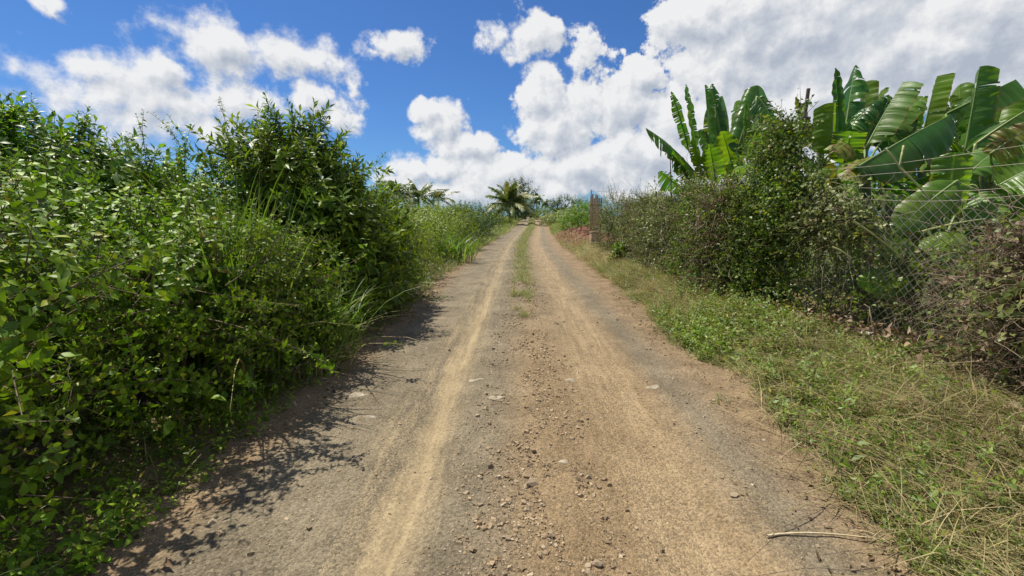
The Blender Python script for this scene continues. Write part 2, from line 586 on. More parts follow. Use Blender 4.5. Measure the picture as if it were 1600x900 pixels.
M_PSEUDO = plain_mat('banana_stem', [(.3, (.10, .14, .06)), (.55, (.20, .22, .12)), (.75, (.22, .13, .07))], scale=5, stretch=(1, 1, .25), rough=.5)
M_BARK = plain_mat('bark', [(.3, (.07, .052, .038)), (.7, (.17, .135, .10))], scale=14, stretch=(1, 1, .3))
M_TWIG = plain_mat('twig', [(.3, (.10, .07, .045)), (.7, (.20, .15, .09))], scale=14, island=.5)
M_GTWIG = plain_mat('green_stem', [(.3, (.07, .10, .03)), (.7, (.15, .16, .06))], scale=10, island=.4)
M_DEADV = plain_mat('dead_vine', [(.2, (.11, .072, .040)), (.55, (.22, .155, .092)), (.85, (.38, .30, .20))], scale=5, island=.9)
M_GREYV = plain_mat('grey_vine', [(.2, (.18, .145, .095)), (.55, (.30, .245, .165)), (.85, (.46, .39, .28))], scale=5, island=.9)
M_WIRE = plain_mat('fence_wire', [(.3, (.32, .275, .21)), (.6, (.50, .45, .37)), (.8, (.30, .20, .12))], scale=8, rough=.55, metal=.35, bump=.1)
M_POST = plain_mat('rusty_pipe', [(.3, (.085, .060, .045)), (.7, (.19, .135, .10))], scale=9, rough=.75, stretch=(1, 1, .3))
M_GATE = plain_mat('weathered_picket', [(.3, (.20, .122, .068)), (.7, (.36, .235, .14))], scale=8, rough=.8, stretch=(1, 1, .2), island=.4)
M_PLAST = plain_mat('pink_plaster', [(.25, (.20, .12, .075)), (.5, (.42, .27, .18)), (.75, (.52, .37, .26))], scale=3.5, rough=.9)
M_STONE = plain_mat('stone', [(.1, (.19, .140, .086)), (.5, (.29, .220, .140)), (.9, (.44, .350, .235))], scale=30, island=1.0, rough=.9, bscale=120)
M_STONED = plain_mat('stone_brown', [(.1, (.20, .140, .080)), (.5, (.29, .208, .122)), (.9, (.42, .315, .19))], scale=30, island=1.0, rough=.9, bscale=120)
M_PALE = plain_mat('pale_rock', [(.3, (.24, .195, .130)), (.5, (.34, .295, .215)), (.72, (.52, .475, .38))], scale=14, rough=.9, bscale=60, bump=.6)
M_PAPER = plain_mat('paper', [(.3, (.60, .58, .54)), (.7, (.80, .79, .76))], scale=8, rough=.8)
M_CARD = plain_mat('brown_card', [(.3, (.26, .17, .11)), (.7, (.38, .27, .18))], scale=8, rough=.85)
M_STALK = plain_mat('dry_stalk', [(.3, (.42, .33, .18)), (.7, (.60, .50, .31))], scale=10, rough=.7)
M_CLOD = plain_mat('soil_clod', [(.25, (.085, .040, .024)), (.6, (.15, .070, .040)), (.85, (.22, .115, .065))], scale=8, rough=.95, island=.6)


def ground_mat():
    m, t = new_mat('soil_ground')
    geo = t.n('ShaderNodeNewGeometry')
    p = geo.outputs['Position']
    s = t.n('ShaderNodeSeparateXYZ', {0: p})
    a = t.n('ShaderNodeAttribute', attribute_name='across').outputs['Fac']
    soil = t.ramp(t.noise(p, 5.5, 7, .65), [(.25, (.12, .080, .044)), (.5, (.20, .138, .076)), (.75, (.28, .20, .115))])
    green = t.ramp(t.noise(p, .7, 6, .65), [(.3, (.055, .085, .022)), (.55, (.10, .13, .035)), (.75, (.19, .17, .07))])
    far = t.step(t.math('ABSOLUTE', a), 2.6, 6.5)
    yy = t.step(s.outputs[1], 6.0, 14.0)
    verge = t.math('MULTIPLY', t.step(t.math('ABSOLUTE', a), 1.9, 2.3), t.math('MULTIPLY_ADD', yy, .5, .25))
    gm = t.math('MAXIMUM', far, t.math('MULTIPLY', verge, t.step(t.noise(p, 2.2, 4, .6), .35, .6)))
    col = t.mix(gm, soil, green)
    # turned red soil
    rx = t.math('DIVIDE', t.math('SUBTRACT', s.outputs[0], 3.8), 2.4)
    ry = t.math('DIVIDE', t.math('SUBTRACT', s.outputs[1], 27.0), 8.0)
    rr = t.math('ADD', t.math('MULTIPLY', rx, rx), t.math('MULTIPLY', ry, ry))
    rm = t.step(t.math('MULTIPLY_ADD', t.noise(p, 1.2, 4, .6), 1.2, t.math('SUBTRACT', .9, rr)), .35, .75)
    red = t.ramp(t.noise(p, 4.0, 6, .7), [(.3, (.09, .042, .025)), (.55, (.155, .072, .04)), (.8, (.22, .115, .065))])
    col = t.mix(rm, col, red)
    b = t.n('ShaderNodeBump', {'Height': t.noise(p, 22.0, 6, .7), 'Strength': .7, 'Distance': .03}).outputs[0]
    pr = t.n('ShaderNodeBsdfPrincipled', {'Base Color': col, 'Roughness': .95, 'Normal': b, 'Specular IOR Level': .2})
    finish(t, pr.outputs[0])
    return m


def road_mat():
    m, t = new_mat('gravel_road')
    geo = t.n('ShaderNodeNewGeometry')
    p = geo.outputs['Position']
    s = t.n('ShaderNodeSeparateXYZ', {0: p})
    a0 = t.n('ShaderNodeAttribute', attribute_name='across').outputs['Fac']
    long = t.vmath('MULTIPLY', p, (1.0, .28, 1.0))
    wob = t.math('MULTIPLY_ADD', t.noise(long, 2.2, 4, .6), .34, -.17)
    wob2 = t.math('MULTIPLY_ADD', t.noise(p, 12.0, 7, .75), .22, -.11)
    a = t.math('ADD', a0, t.math('ADD', wob, wob2))
    at = t.math('ADD', a0, t.math('ADD', t.math('MULTIPLY', wob, .25), wob2))
    streak = t.noise(t.vmath('MULTIPLY', t.n('ShaderNodeCombineXYZ', {0: t.math('MULTIPLY_ADD', wob, .4, s.outputs[0]), 1: s.outputs[1], 2: 0.0}).outputs[0], (15.0, .8, 1.0)), 1.0, 6, .72)     # lines drawn along the road by tyres
    patch = t.noise(p, 1.3, 5, .62)
    fine = t.noise(p, 55.0, 5, .75)
    grey = t.mix(t.step(patch, .35, .65), (0.150, 0.123, 0.082), (0.210, 0.173, 0.116))
    brown = t.mix(t.step(patch, .35, .65), (0.202, 0.136, 0.070), (0.280, 0.194, 0.103))
    redb = t.mix(t.step(t.noise(p, 3.0, 5, .6), .35, .65), (0.184, 0.126, 0.072), (0.266, 0.187, 0.106))
    tan = t.mix(t.step(streak, .3, .7), (0.264, 0.198, 0.112), (0.332, 0.257, 0.148))
    otan = t.mix(t.step(streak, .3, .7), (0.266, 0.191, 0.105), (0.338, 0.252, 0.146))
    col = grey
    # centre and right half are more orange-brown
    near = t.step(s.outputs[1], 9.0, 3.0)
    cen = t.math('MULTIPLY', t.step(a, -.28, .18), t.step(a, 1.35, 1.0))
    col = t.mix(t.math('MULTIPLY', cen, t.math('MULTIPLY_ADD', near, .45, .35)), col, brown)
    # ruts
    lt = t.math('MULTIPLY', t.step(t.math('ABSOLUTE', t.math('ADD', t.math('MULTIPLY_ADD', wob, .35, at), .61)), t.math('MULTIPLY_ADD', t.noise(long, 3.0, 3, .6), .22, .07), .0), t.math('MULTIPLY', t.step(s.outputs[1], 4.0, 13.0, 1.0, .45), t.step(t.noise(long, 1.1, 3, .6), .25, .55, .6, 1.0)))
    lt2 = t.math('MULTIPLY', t.step(t.math('ABSOLUTE', t.math('ADD', a, .66)), .36, .08), t.step(streak, .36, .64, .0, .65))
    rt = t.math('MULTIPLY', t.step(t.math('ABSOLUTE', t.math('SUBTRACT', at, .80)), .40, .10), t.step(streak, .30, .70, .35, .8))
    col = t.mix(t.math('MULTIPLY', lt2, 1.0), col, tan)
    col = t.mix(t.math('MULTIPLY', lt, t.step(fine, .3, .62, .35, .9)), col, tan)
    col = t.mix(rt, col, otan)
    # edges: bare reddish soil
    ed = t.math('MAXIMUM', t.step(a, 1.25, 1.75), t.step(a, -1.4, -1.75))
    col = t.mix(t.math('MULTIPLY', ed, .85), col, redb)
    # grit: pebble cells of many tones
    vor = t.n('ShaderNodeTexVoronoi', {'Vector': p, 'Scale': 75.0})
    vcol = t.n('ShaderNodeSeparateColor', {0: vor.outputs['Color']}).outputs[0]
    vor2 = t.n('ShaderNodeTexVoronoi', {'Vector': p, 'Scale': 170.0})
    vcol2 = t.n('ShaderNodeSeparateColor', {0: vor2.outputs['Color']}).outputs[0]
    soft = t.math('SUBTRACT', 1.0, t.math('MULTIPLY', lt, .7))
    val = t.math('MULTIPLY_ADD', t.math('MULTIPLY', t.math('SUBTRACT', vcol, .5), soft), .50, 1.0)
    val = t.math('MULTIPLY_ADD', t.math('MULTIPLY', t.math('SUBTRACT', vcol2, .5), soft), .46, val)
    val = t.math('MULTIPLY_ADD', t.math('SUBTRACT', fine, .5), 1.1, val)
    val = t.math('MULTIPLY_ADD', t.math('SUBTRACT', t.noise(t.vmath('MULTIPLY', p, (1.0, .6, 1.0)), 5.0, 6, .7), .5), .85, val)
    val = t.math('MULTIPLY_ADD', t.math('SUBTRACT', streak, .5), .35, val)
    speck = t.step(t.noise(p, 120.0, 2, .5), .66, .72)
    col = t.mix(t.math('MULTIPLY', speck, .55), col, (0.414, 0.351, 0.252))
    col = t.n('ShaderNodeHueSaturation', {'Value': val, 'Color': col}).outputs[0]
    h = t.math('MULTIPLY_ADD', vor.outputs['Distance'], -.9, t.math('MULTIPLY', fine, 1.2))
    h = t.math('MULTIPLY_ADD', vor2.outputs['Distance'], -.4, h)
    b = t.n('ShaderNodeBump', {'Height': h, 'Strength': t.math('MULTIPLY_ADD', soft, .55, .1), 'Distance': .013}).outputs[0]
    pr = t.n('ShaderNodeBsdfPrincipled', {'Base Color': col, 'Roughness': .92, 'Normal': b, 'Specular IOR Level': .22})
    finish(t, pr.outputs[0])
    return m


# ------------------------------------------------------------------ the setting: ground and road
def grid_sheet(name, xs, ys, hf, mat, kind='structure', use_across=True, dip=None, follow=False):
    X, Y = np.meshgrid(xs, ys)
    if follow:
        X = X + cx(Y)
    Z = hf(X, Y)
    A = X - cx(Y)
    if dip is not None:
        Z = Z + dip(A, Y)
    ny, nx = X.shape
    idx = np.arange(nx * ny).reshape(ny, nx)
    F = np.stack([idx[:-1, :-1], idx[:-1, 1:], idx[1:, 1:], idx[1:, :-1]], -1).reshape(-1, 4)
    V = np.stack([X, Y, Z], -1).reshape(-1, 3)
    o = part(name, None, V, F, mat, kind=kind, attrs={'across': A.ravel()})
    return o


def geom_axis(a, b, first, grow, cap):
    v, s = [a], first
    while v[-1] < b:
        v.append(v[-1] + s)
        s = min(s * grow, cap)
    return np.array(v)


def ground_h(x, y):
    z = height(x, y)
    z = np.where((np.abs(x) > 60) | (np.abs(y) > 260), z * .3 + .55 * sstep(np.asarray(y, float), 14, 100), z)
    return z


gx = np.concatenate([-geom_axis(9, 4000, .4, 1.25, 600)[::-1], np.arange(-8.8, 8.9, .22), geom_axis(9, 4000, .4, 1.25, 600)])
gy = np.concatenate([-geom_axis(3, 1500, .8, 1.35, 400)[::-1], np.arange(-2.9, 16, .17), geom_axis(16, 6000, .15, 1.05, 500)])
grid_sheet('ground', gx, gy, ground_h, ground_mat(), dip=lambda A, Y: np.where((Y < 215) & (Y > -7), -.085 * sstep(-np.abs(A), -2.05, -1.55), 0))


def road_sheet_h(X, Y):
    z = road_h(X, Y)
    d = sstep(-np.abs(Y), -26, -6)
    z = z + d * (.022 * (fbm(X * 3, Y * 2.2, oct=3) - .45) + .016 * (fbm(X * 13, Y * 13, oct=3) - .45))
    A = X - cx(Y)
    ridge = np.exp(-((A - .12) / .42) ** 2)
    z = z + d * ridge * .028 * (fbm(X * 24 + 9, Y * 24, oct=2) - .38)
    return z + .012


ry = np.concatenate([np.arange(-6.5, 1.2, .12), np.arange(1.2, 6.5, .034), geom_axis(6.5, 210, .045, 1.03, 2.0)])
road = grid_sheet('dirt_road', np.arange(-2.35, 2.36, .04), ry, road_sheet_h, road_mat(), follow=True)


def surf(x, y):
    a = np.asarray(x) - cx(y)
    return np.where(np.abs(a) < 1.8, road_sheet_h(x, y), height(x, y))


# ------------------------------------------------------------------ leaf and sprig templates
def leaf(L, W, fold=.25, droop=.25, nseg=3, shape='ovate', mat=0, twist=0.0):
    """a leaf along +Y with its upper side to +Z: midrib plus two halves"""
    t = np.linspace(0, 1, nseg + 1)
    if shape == 'ovate':
        w = np.sin(np.pi * t ** .72) ** .9
    elif shape == 'lance':
        w = np.sin(np.pi * t ** .85) ** .85
    elif shape == 'heart':
        w = np.where(t < .2, .75 + t, np.sin(np.pi * (.12 + .88 * t) ** .8)) * (t < .999)
    else:
        w = (1 - t) ** .6
    y = L * t
    z = -droop * L * t ** 2
    V, UV = [], []
    for i in range(nseg + 1):
        V.append((twist * L * t[i] ** 2, y[i], z[i]))
        UV.append((0, t[i]))
    n0 = nseg + 1
    for s in (-1, 1):
        for i in range(1 if shape != 'heart' else 0, nseg):
            V.append((s * W / 2 * w[i] + twist * L * t[i] ** 2, y[i] - (0.02 * L), z[i] + fold * W / 2 * w[i]))
            UV.append((s, t[i]))
    F = []
    if shape == 'heart':
        for k, s in enumerate((-1, 1)):
            o = n0 + k * nseg
            for i in range(nseg):
                q = [i, i + 1, o + i] if i == nseg - 1 else None
                tri = [[i, i + 1, o + i]] if i == nseg - 1 else [[i, i + 1, o + i + 1], [i, o + i + 1, o + i]]
                for f in tri:
                    F.append(f if s < 0 else f[::-1])
    else:
        for k, s in enumerate((-1, 1)):
            o = n0 + k * (nseg - 1) - 1
            tris = [[0, 1, o + 1]]
            for i in range(1, nseg - 1):
                tris += [[i, i + 1, o + i + 1], [i, o + i + 1, o + i]]
            tris += [[nseg - 1, nseg, o + nseg - 1]]
            for f in tris:
                F.append(f if s < 0 else f[::-1])
    return Tpl(V, F, [mat] * len(F), UV)


def leaf_frame(azm, elev, roll=0.0):
    """rotation taking +Y to the direction (azimuth, elevation), +Z to the leaf's upper side"""
    ca, sa, ce, se = math.cos(azm), math.sin(azm), math.cos(elev), math.sin(elev)
    Y = np.array([ca * ce, sa * ce, se])
    Z = np.array([-ca * se, -sa * se, ce])
    X = np.cross(Y, Z)
    c, s = math.cos(roll), math.sin(roll)
    return np.stack([X * c + Z * s, Y, Z * c - X * s], 1)


def sprig(r, length, n, L, W, arrangement, shape, nseg=3, elev=(.2, .9), curve=.15, stem=True, size_tip=.6, fold=.3, droop=.3):
    """a shoot along +Z with leaves; material 0 = leaf, 1 = stem"""
    out = []
    bend = r.normal(0, curve, 2)

    def at(t):
        return np.array([bend[0] * t * t * length, bend[1] * t * t * length, t * length])
    if stem:
        pts = np.array([[at(t) for t in np.linspace(0, 1, 2)]])
        V, F, M, U = tubes(pts, .0028 + length * .004, 3, .4, 1)
        out.append(Tpl(V, F, M, U))
    azm = r.uniform(0, 6.28)
    for i in range(n):
        t = (i + .5) / n
        if arrangement == 'opposite':
            k = i // 2
            t = (k + .7) / (n / 2)
            azm = k * 1.57 + (math.pi if i % 2 else 0) + r.normal(0, .25)
        elif arrangement == 'rosette':
            t = .35 + .65 * t
            azm += 2.4 + r.normal(0, .2)
        else:
            azm += 2.4 + r.normal(0, .3)
        t = min(t, 1.0)
        e = elev[0] + (elev[1] - elev[0]) * t + r.normal(0, .22)
        s = (1 - (1 - size_tip) * t) * r.uniform(.75, 1.15)
        lf = leaf(L * s, W * s, max(.05, fold + r.normal(0, .12)), max(0, droop + r.normal(0, .15)), nseg, shape, 0, r.normal(0, .06))
        out.append(xf(lf, leaf_frame(azm, e, r.normal(0, .3)), at(t)))
    return join(out)


def sprigs(seed, k, **kw):
    r = np.random.default_rng(seed)
    return [sprig(r, **kw) for _ in range(k)]


S_LANT = sprigs(1, 7, length=.23, n=13, L=.064, W=.040, arrangement='opposite', shape='ovate', nseg=3, elev=(-.1, .6), curve=.3)
S_LANTB = sprigs(11, 7, length=.23, n=13, L=.066, W=.044, arrangement='opposite', shape='ovate', nseg=2, elev=(-.1, .6), curve=.3)
S_SHOOT = sprigs(2, 7, length=.36, n=18, L=.155, W=.050, arrangement='spiral', shape='lance', nseg=2, elev=(.0, 1.0), curve=.2, droop=.25)
S_TALL = sprigs(3, 6, length=.34, n=16, L=.140, W=.060, arrangement='spiral', shape='ovate', nseg=2, elev=(.0, .9), curve=.2)
S_VINE = sprigs(4, 7, length=.26, n=12, L=.047, W=.034, arrangement='spiral', shape='ovate', nseg=2, elev=(-.2, .5), curve=.6, size_tip=.8)
S_BROAD = sprigs(5, 6, length=.16, n=7, L=.11, W=.085, arrangement='spiral', shape='ovate', nseg=3, elev=(-.2, .6), curve=.5)
S_WEED = sprigs(6, 6, length=.13, n=9, L=.052, W=.024, arrangement='spiral', shape='ovate', nseg=2, elev=(.0, .8), curve=.4, stem=False)
S_FAR = sprigs(7, 6, length=.5, n=12, L=.18, W=.10, arrangement='spiral', shape='ovate', nseg=2, elev=(-.1, .7), curve=.3, stem=False)
S_MIDL = sprigs(8, 6, length=.34, n=12, L=.10, W=.055, arrangement='spiral', shape='ovate', nseg=2, elev=(-.1, .8), curve=.3, stem=False)
S_TWIG = sprigs(9, 6, length=.32, n=8, L=.05, W=.028, arrangement='spiral', shape='ovate', nseg=2, elev=(.0, .8), curve=.5)


def leaf_mesh(name, L, W, shape, mat, nseg=5, fold=.3, droop=.3):
    t = leaf(L, W, fold, droop, nseg, shape)
    return mesh_np(name, t.V, t.F, [mat], t.M, t.UV)


LM_LANT = [leaf_mesh('leaf', .068 * s, .043 * s, 'ovate', L_LANT, 6, .25 + .1 * i, .15 + .15 * i) for i, s in enumerate((1, .85, 1.15))]
LM_CENT = [leaf_mesh('leaf', .13 * s, .04 * s, 'lance', L_CENT, 6, .25 + .1 * i, .15 + .15 * i) for i, s in enumerate((1, .85, 1.15))]
LM_TALL = [leaf_mesh('leaf', .12 * s, .05 * s, 'ovate', L_FARL, 6, .25 + .1 * i, .15 + .15 * i) for i, s in enumerate((1, .85, 1.15))]
LM_VINE = [leaf_mesh('leaf', .055 * s, .040 * s, 'ovate', L_VINE, 6, .25 + .1 * i, .15 + .15 * i) for i, s in enumerate((1, .85, 1.2))]


def wander(r, n, k, start, dirn, length, curl=.35, grav=0.0):
    """k wandering thin stems of n points"""
    p = np.zeros((k, n, 3))
    p[:, 0] = start
    d = dirn / np.linalg.norm(dirn, axis=1, keepdims=True)
    st = length / (n - 1)
    for i in range(1, n):
        d = d + r.normal(0, curl, (k, 3)) + np.array([0, 0, grav])
        d /= np.linalg.norm(d, axis=1, keepdims=True)
        p[:, i] = p[:, i - 1] + d * st[:, None]
    return p


def crown_points(r, blobs, n, shell=.5, lump=.45, upbias=.5, lumpf=2.2):
    """points in the outer shell of a union of lumpy ellipsoids and the way shoots point there"""
    blobs = np.asarray(blobs, float)
    area = (blobs[:, 3] * blobs[:, 4] + blobs[:, 3] * blobs[:, 5] + blobs[:, 4] * blobs[:, 5])
    prob = area / area.sum()
    Ps, Ds = [], []
    got = 0
    while got < n:
        k = int((n - got) * 1.6) + 30
        b = r.choice(len(blobs), k, p=prob)
        d = r.normal(size=(k, 3))
        d /= np.linalg.norm(d, axis=1, keepdims=True)
        c, rad = blobs[b, :3], blobs[b, 3:6]
        nz = vnoise(d[:, 0] * lumpf + c[:, 0] * 3, d[:, 1] * lumpf + c[:, 1] * 3, d[:, 2] * lumpf + 7)
        rr = (1 - shell * r.uniform(0, 1, k) ** 1.6) * (1 - lump / 2 + lump * nz)
        p = c + d * rad * rr[:, None]
        keep = p[:, 2] > .06
        for i in range(len(blobs)):            # nothing deep inside a neighbouring clump
            q = (p - blobs[i, :3]) / blobs[i, 3:6]
            keep &= ~((np.linalg.norm(q, axis=1) < 1 - shell - .05) & (b != i))
        g = d / rad
        g /= np.linalg.norm(g, axis=1, keepdims=True)
        g = g + np.array([0, 0, upbias]) + r.normal(0, .35, (k, 3))
        Ps.append(p[keep])
        Ds.append(g[keep])
        got += int(keep.sum())
    return np.vstack(Ps)[:n], np.vstack(Ds)[:n]


def scatter_sprigs(r, tpls, pos, D, s0=.8, s1=1.25):
    k = len(pos)
    R = frames(D, r.uniform(0, 6.28, k))
    clump = .62 + .80 * vnoise(pos[:, 0] * 1.7 + 11, pos[:, 1] * 1.7, pos[:, 2] * 1.7)
    return scatter(tpls, r.integers(0, len(tpls), k), pos, R, r.uniform(s0, s1, k) * clump)


def shrub(name, label, cat, base, blobs, n, tpls, mat, group=None, stems=5, stem_r=.012, leaf_parts=0, leaf_meshes=None,
          seed=0, s=(.8, 1.25), shell=.5, lump=.45, upbias=.5, twig=M_TWIG, trunk=False, extra=None, limb_to=.85, arch=0, arch_len=1.0, dead=0):
    """thing > stem (or trunk, limb), foliage, leaf"""
    r = np.random.default_rng(seed + 100)
    base = np.array([base[0], base[1], float(surf(base[0], base[1])) - .02])
    root = thing(name, label, cat, base, group)
    bl = [(base[0] + b[0], base[1] + b[1], b[2] + float(rise(base[1])), b[3], b[4], b[5]) for b in blobs]
    pos, D = crown_points(r, bl, n, shell, lump, upbias)
    pieces = [scatter_sprigs(r, tpls, pos, D, *s)]
    if extra is not None:
        pieces += extra
    if arch:
        Dn = D / np.linalg.norm(D, axis=1, keepdims=True)
        pths, ps, ds = [], [], []
        for q in r.choice(len(pos), arch, replace=False):
            a = pos[q] - Dn[q] * .25
            L = r.uniform(.30, .62) * arch_len
            c = pos[q] + Dn[q] * L * .8 + np.array([0, 0, .10 * L])
            e = pos[q] + Dn[q] * L + np.array([r.normal(0, .1), r.normal(0, .1), r.uniform(-.35, .1) * L])
            e[2] = min(e[2], a[2] + .28)
            c[2] = min(c[2], a[2] + .26)
            pt = bez(a, (a + c) / 2, e, 8)
            pths.append(pt)
            for k_ in range(3, 8):
                ps.append(pt[k_])
                ds.append((pt[k_] - pt[k_ - 1]) / .1 + r.normal(0, .7, 3))
        pieces.append(scatter_sprigs(r, tpls, np.array(ps), np.array(ds), s[0] * .7, s[1] * .85))
        pieces.append(tubes(np.array(pths), .0045, 4, .4, 1))
    V, F, M, U = merge(*pieces)
    part('foliage', root, V, F, [mat, twig], M, U, kind='stuff')
    if dead:
        lo = pos[pos[:, 2] < np.median(pos[:, 2]) + .25]
        st = lo[r.integers(0, len(lo), dead)]
        pt = wander(r, 7, dead, st, r.normal(0, .8, (dead, 3)) + np.array([.3, -.2, .35]), r.uniform(.15, .5, dead), .25, 0)
        pt[:, :, 2] = np.maximum(pt[:, :, 2], .05)
        v_, f_, m_, u_ = tubes(pt, r.uniform(.002, .005, dead), 3, .5)
        part('dead_twigs', root, v_, f_, M_TWIG, m_, kind='stuff')
    top = np.array([[b[0], b[1], b[2]] for b in bl])
    if trunk:
        zc = top[:, 2].mean()
        fork = base + np.array([r.normal(0, .04), r.normal(0, .04), (zc - base[2]) * .6])
        V, F, M, U = tubes([bez(base, (base + fork) / 2 + r.normal(0, .03, 3), fork, 7)], stem_r * 2, 8, .7)
        part('trunk', root, V, F, twig, M)
    for i in range(stems):
        j = r.integers(0, len(bl))
        tgt = top[j] + np.clip(r.normal(0, .45, 3), -.8, .8) * np.array(bl[j][3:6]) * limb_to
        st = fork if trunk else base + np.array([r.normal(0, .12), r.normal(0, .12), -.03])
        mid = (st + tgt) / 2 + np.array([r.normal(0, .08), r.normal(0, .08), .1])
        V, F, M, U = tubes([bez(st, mid, tgt, 8)], stem_r * r.uniform(.7, 1.2), 5, .35)
        part('limb' if trunk else 'stem', root, V, F, twig, M)
    if leaf_parts:
        # the leaves that show largest, one object each, on the side towards the road and the eye
        dv = np.array([0, 0, EYE]) - pos
        dist = np.linalg.norm(dv, axis=1)
        face = ((D / np.linalg.norm(D, axis=1, keepdims=True)) * dv / dist[:, None]).sum(1)
        order = np.argsort(dist - face * .8)[:leaf_parts * 4]
        pick = r.choice(order, min(leaf_parts, len(order)), replace=False)
        Dn = D / np.linalg.norm(D, axis=1, keepdims=True)
        for q in pick:
            a = math.atan2(Dn[q, 1], Dn[q, 0]) + r.normal(0, .7)
            R = leaf_frame(a, r.uniform(-.5, .5), r.normal(0, .4))
            place('leaf', leaf_meshes[r.integers(0, len(leaf_meshes))], root, (R, pos[q] + Dn[q] * r.uniform(.02, .2), r.uniform(.9, 1.3)))
    return root


def shoots_up(r, centers, n, tpls, hmin, hmax, spread=.1):
    """single upright shoots breaking the skyline"""
    out = []
    for c in centers:
        c = np.asarray(c, float)
        h = r.uniform(hmin, hmax)
        k = n
        lean = r.normal(0, .18, 2)
        ts = np.linspace(.0, 1, k)
        pos = np.array([[c[0] + lean[0] * t * h, c[1] + lean[1] * t * h, c[2] + t * h] for t in ts])
        D = np.tile([lean[0], lean[1], 1.0], (k, 1)) + r.normal(0, .25, (k, 3))
        out.append(scatter_sprigs(r, tpls, pos, D, .6, .95))
        V, F, M, U = tubes([pos], .006, 4, .4, 1)
        out.append((V, F, M, U))
    return out


# ------------------------------------------------------------------ left hedge
HG = 'shrubs of the overgrown hedge left of the road'
rl = np.random.default_rng(21)
shrub('leafy_shrub', 'low leafy shrub nearest the camera at the lower left corner, its foot in deep shade', 'shrub', (-3.0, 1.75),
      [(0, 0, .78, .95, .75, .66), (.12, .3, .40, .65, .75, .40), (-.3, -.5, .8, .9, .8, .6), (.1, -.7, .45, .75, .8, .45), (.62, .15, 1.08, .55, .75, .34), (.55, -.7, 1.0, .55, .7, .34), (-.2, 0, 1.3, .9, .8, .32)], 1450, S_LANT, L_LANT, HG, stems=8, leaf_parts=90, leaf_meshes=LM_LANT, arch=42, dead=44, seed=1, upbias=.3)
shrub('leafy_shrub', 'low spreading shrub casting dappled shade on the road edge left of the pale flat rock', 'shrub', (-2.75, 3.05),
      [(0, 0, .80, .80, .75, .72), (.22, .1, .42, .52, .65, .40), (-.5, .2, 1.0, .8, .7, .6), (.1, .6, .6, .6, .6, .55), (.55, 0, 1.08, .50, .7, .34)], 1250, S_LANT, L_LANT, HG, stems=8, leaf_parts=90, leaf_meshes=LM_LANT, arch=42, dead=44, seed=2, upbias=.3)
shrub('leafy_shrub', 'bright green shrub with a full sunlit top at the left edge below the tall shrub', 'shrub', (-4.0, 2.85),
      [(0, 0, 1.05, 1.0, .9, .78), (.1, .7, 1.15, .8, .7, .72), (-.9, .2, 1.15, .9, .9, .75)], 1050, S_LANTB, L_LANT, HG, stems=6, leaf_parts=90, leaf_meshes=LM_LANT, arch=40, dead=12, seed=3)
shrub('leafy_shrub', 'low shrub in front of the tall grass clump, dry stalks at its foot', 'shrub', (-2.35, 4.05),
      [(-.1, 0, .70, .62, .6, .62), (-.45, .3, .82, .6, .6, .55), (.15, .2, .4, .42, .5, .38)], 1300, S_LANTB, L_LANT, HG, stems=7, leaf_parts=70, leaf_meshes=LM_LANT, arch=26, dead=32, seed=4, upbias=.3)
shrub('leafy_shrub', 'rounded green shrub filling the dip of the skyline right of the tall far-left shrub', 'shrub', (-4.0, 4.6),
      [(0, 0, 1.12, .85, .8, .84), (.7, -.3, .98, .75, .7, .78), (-.4, .5, 1.2, .8, .7, .78)], 900, S_LANTB, L_LANT, HG, stems=6, leaf_parts=60, leaf_meshes=LM_LANT, arch=34, dead=8, seed=5,
      extra=shoots_up(rl, [(-4.2, 4.5, 1.85), (-3.85, 4.7, 1.85), (-3.55, 4.8, 1.8), (-3.3, 5.0, 1.75), (-4.1, 4.9, 1.85)], 7, S_LANT, .25, .55))
shrub('leafy_shrub', 'yellow-green shrub with slender upright shoots between the two tallest bushes', 'shrub', (-4.1, 6.0),
      [(0, 0, 1.2, .9, .7, .95), (.8, .2, 1.15, .7, .6, .95)], 650, S_LANTB, L_FARH, HG, stems=5, leaf_parts=40, leaf_meshes=LM_LANT, seed=6,
      extra=shoots_up(rl, [(-4.2, 5.8, 2.2), (-3.7, 5.9, 2.25), (-3.5, 6.0, 2.2)], 7, S_LANT, .3, .6))
shrub('tall_shrub', 'tall dark broad-leaved shrub standing above the hedge at the far left', 'shrub', (-4.75, 4.35),
      [(0, 0, 1.80, .74, .65, .50), (-.5, .1, 1.80, .7, .6, .52), (.60, .05, 1.62, .40, .45, .42), (-.1, .2, 1.3, .9, .7, .6)], 820, S_TALL, L_FARL, HG, stems=9, stem_r=.02, leaf_parts=60, leaf_meshes=LM_TALL, arch=36, dead=8, seed=7, lump=.6,
      extra=shoots_up(rl, [(-4.55, 4.3, 2.18), (-4.2, 4.35, 2.15), (-4.95, 4.4, 2.15), (-3.95, 4.4, 1.85)], 5, S_TALL, .12, .3))
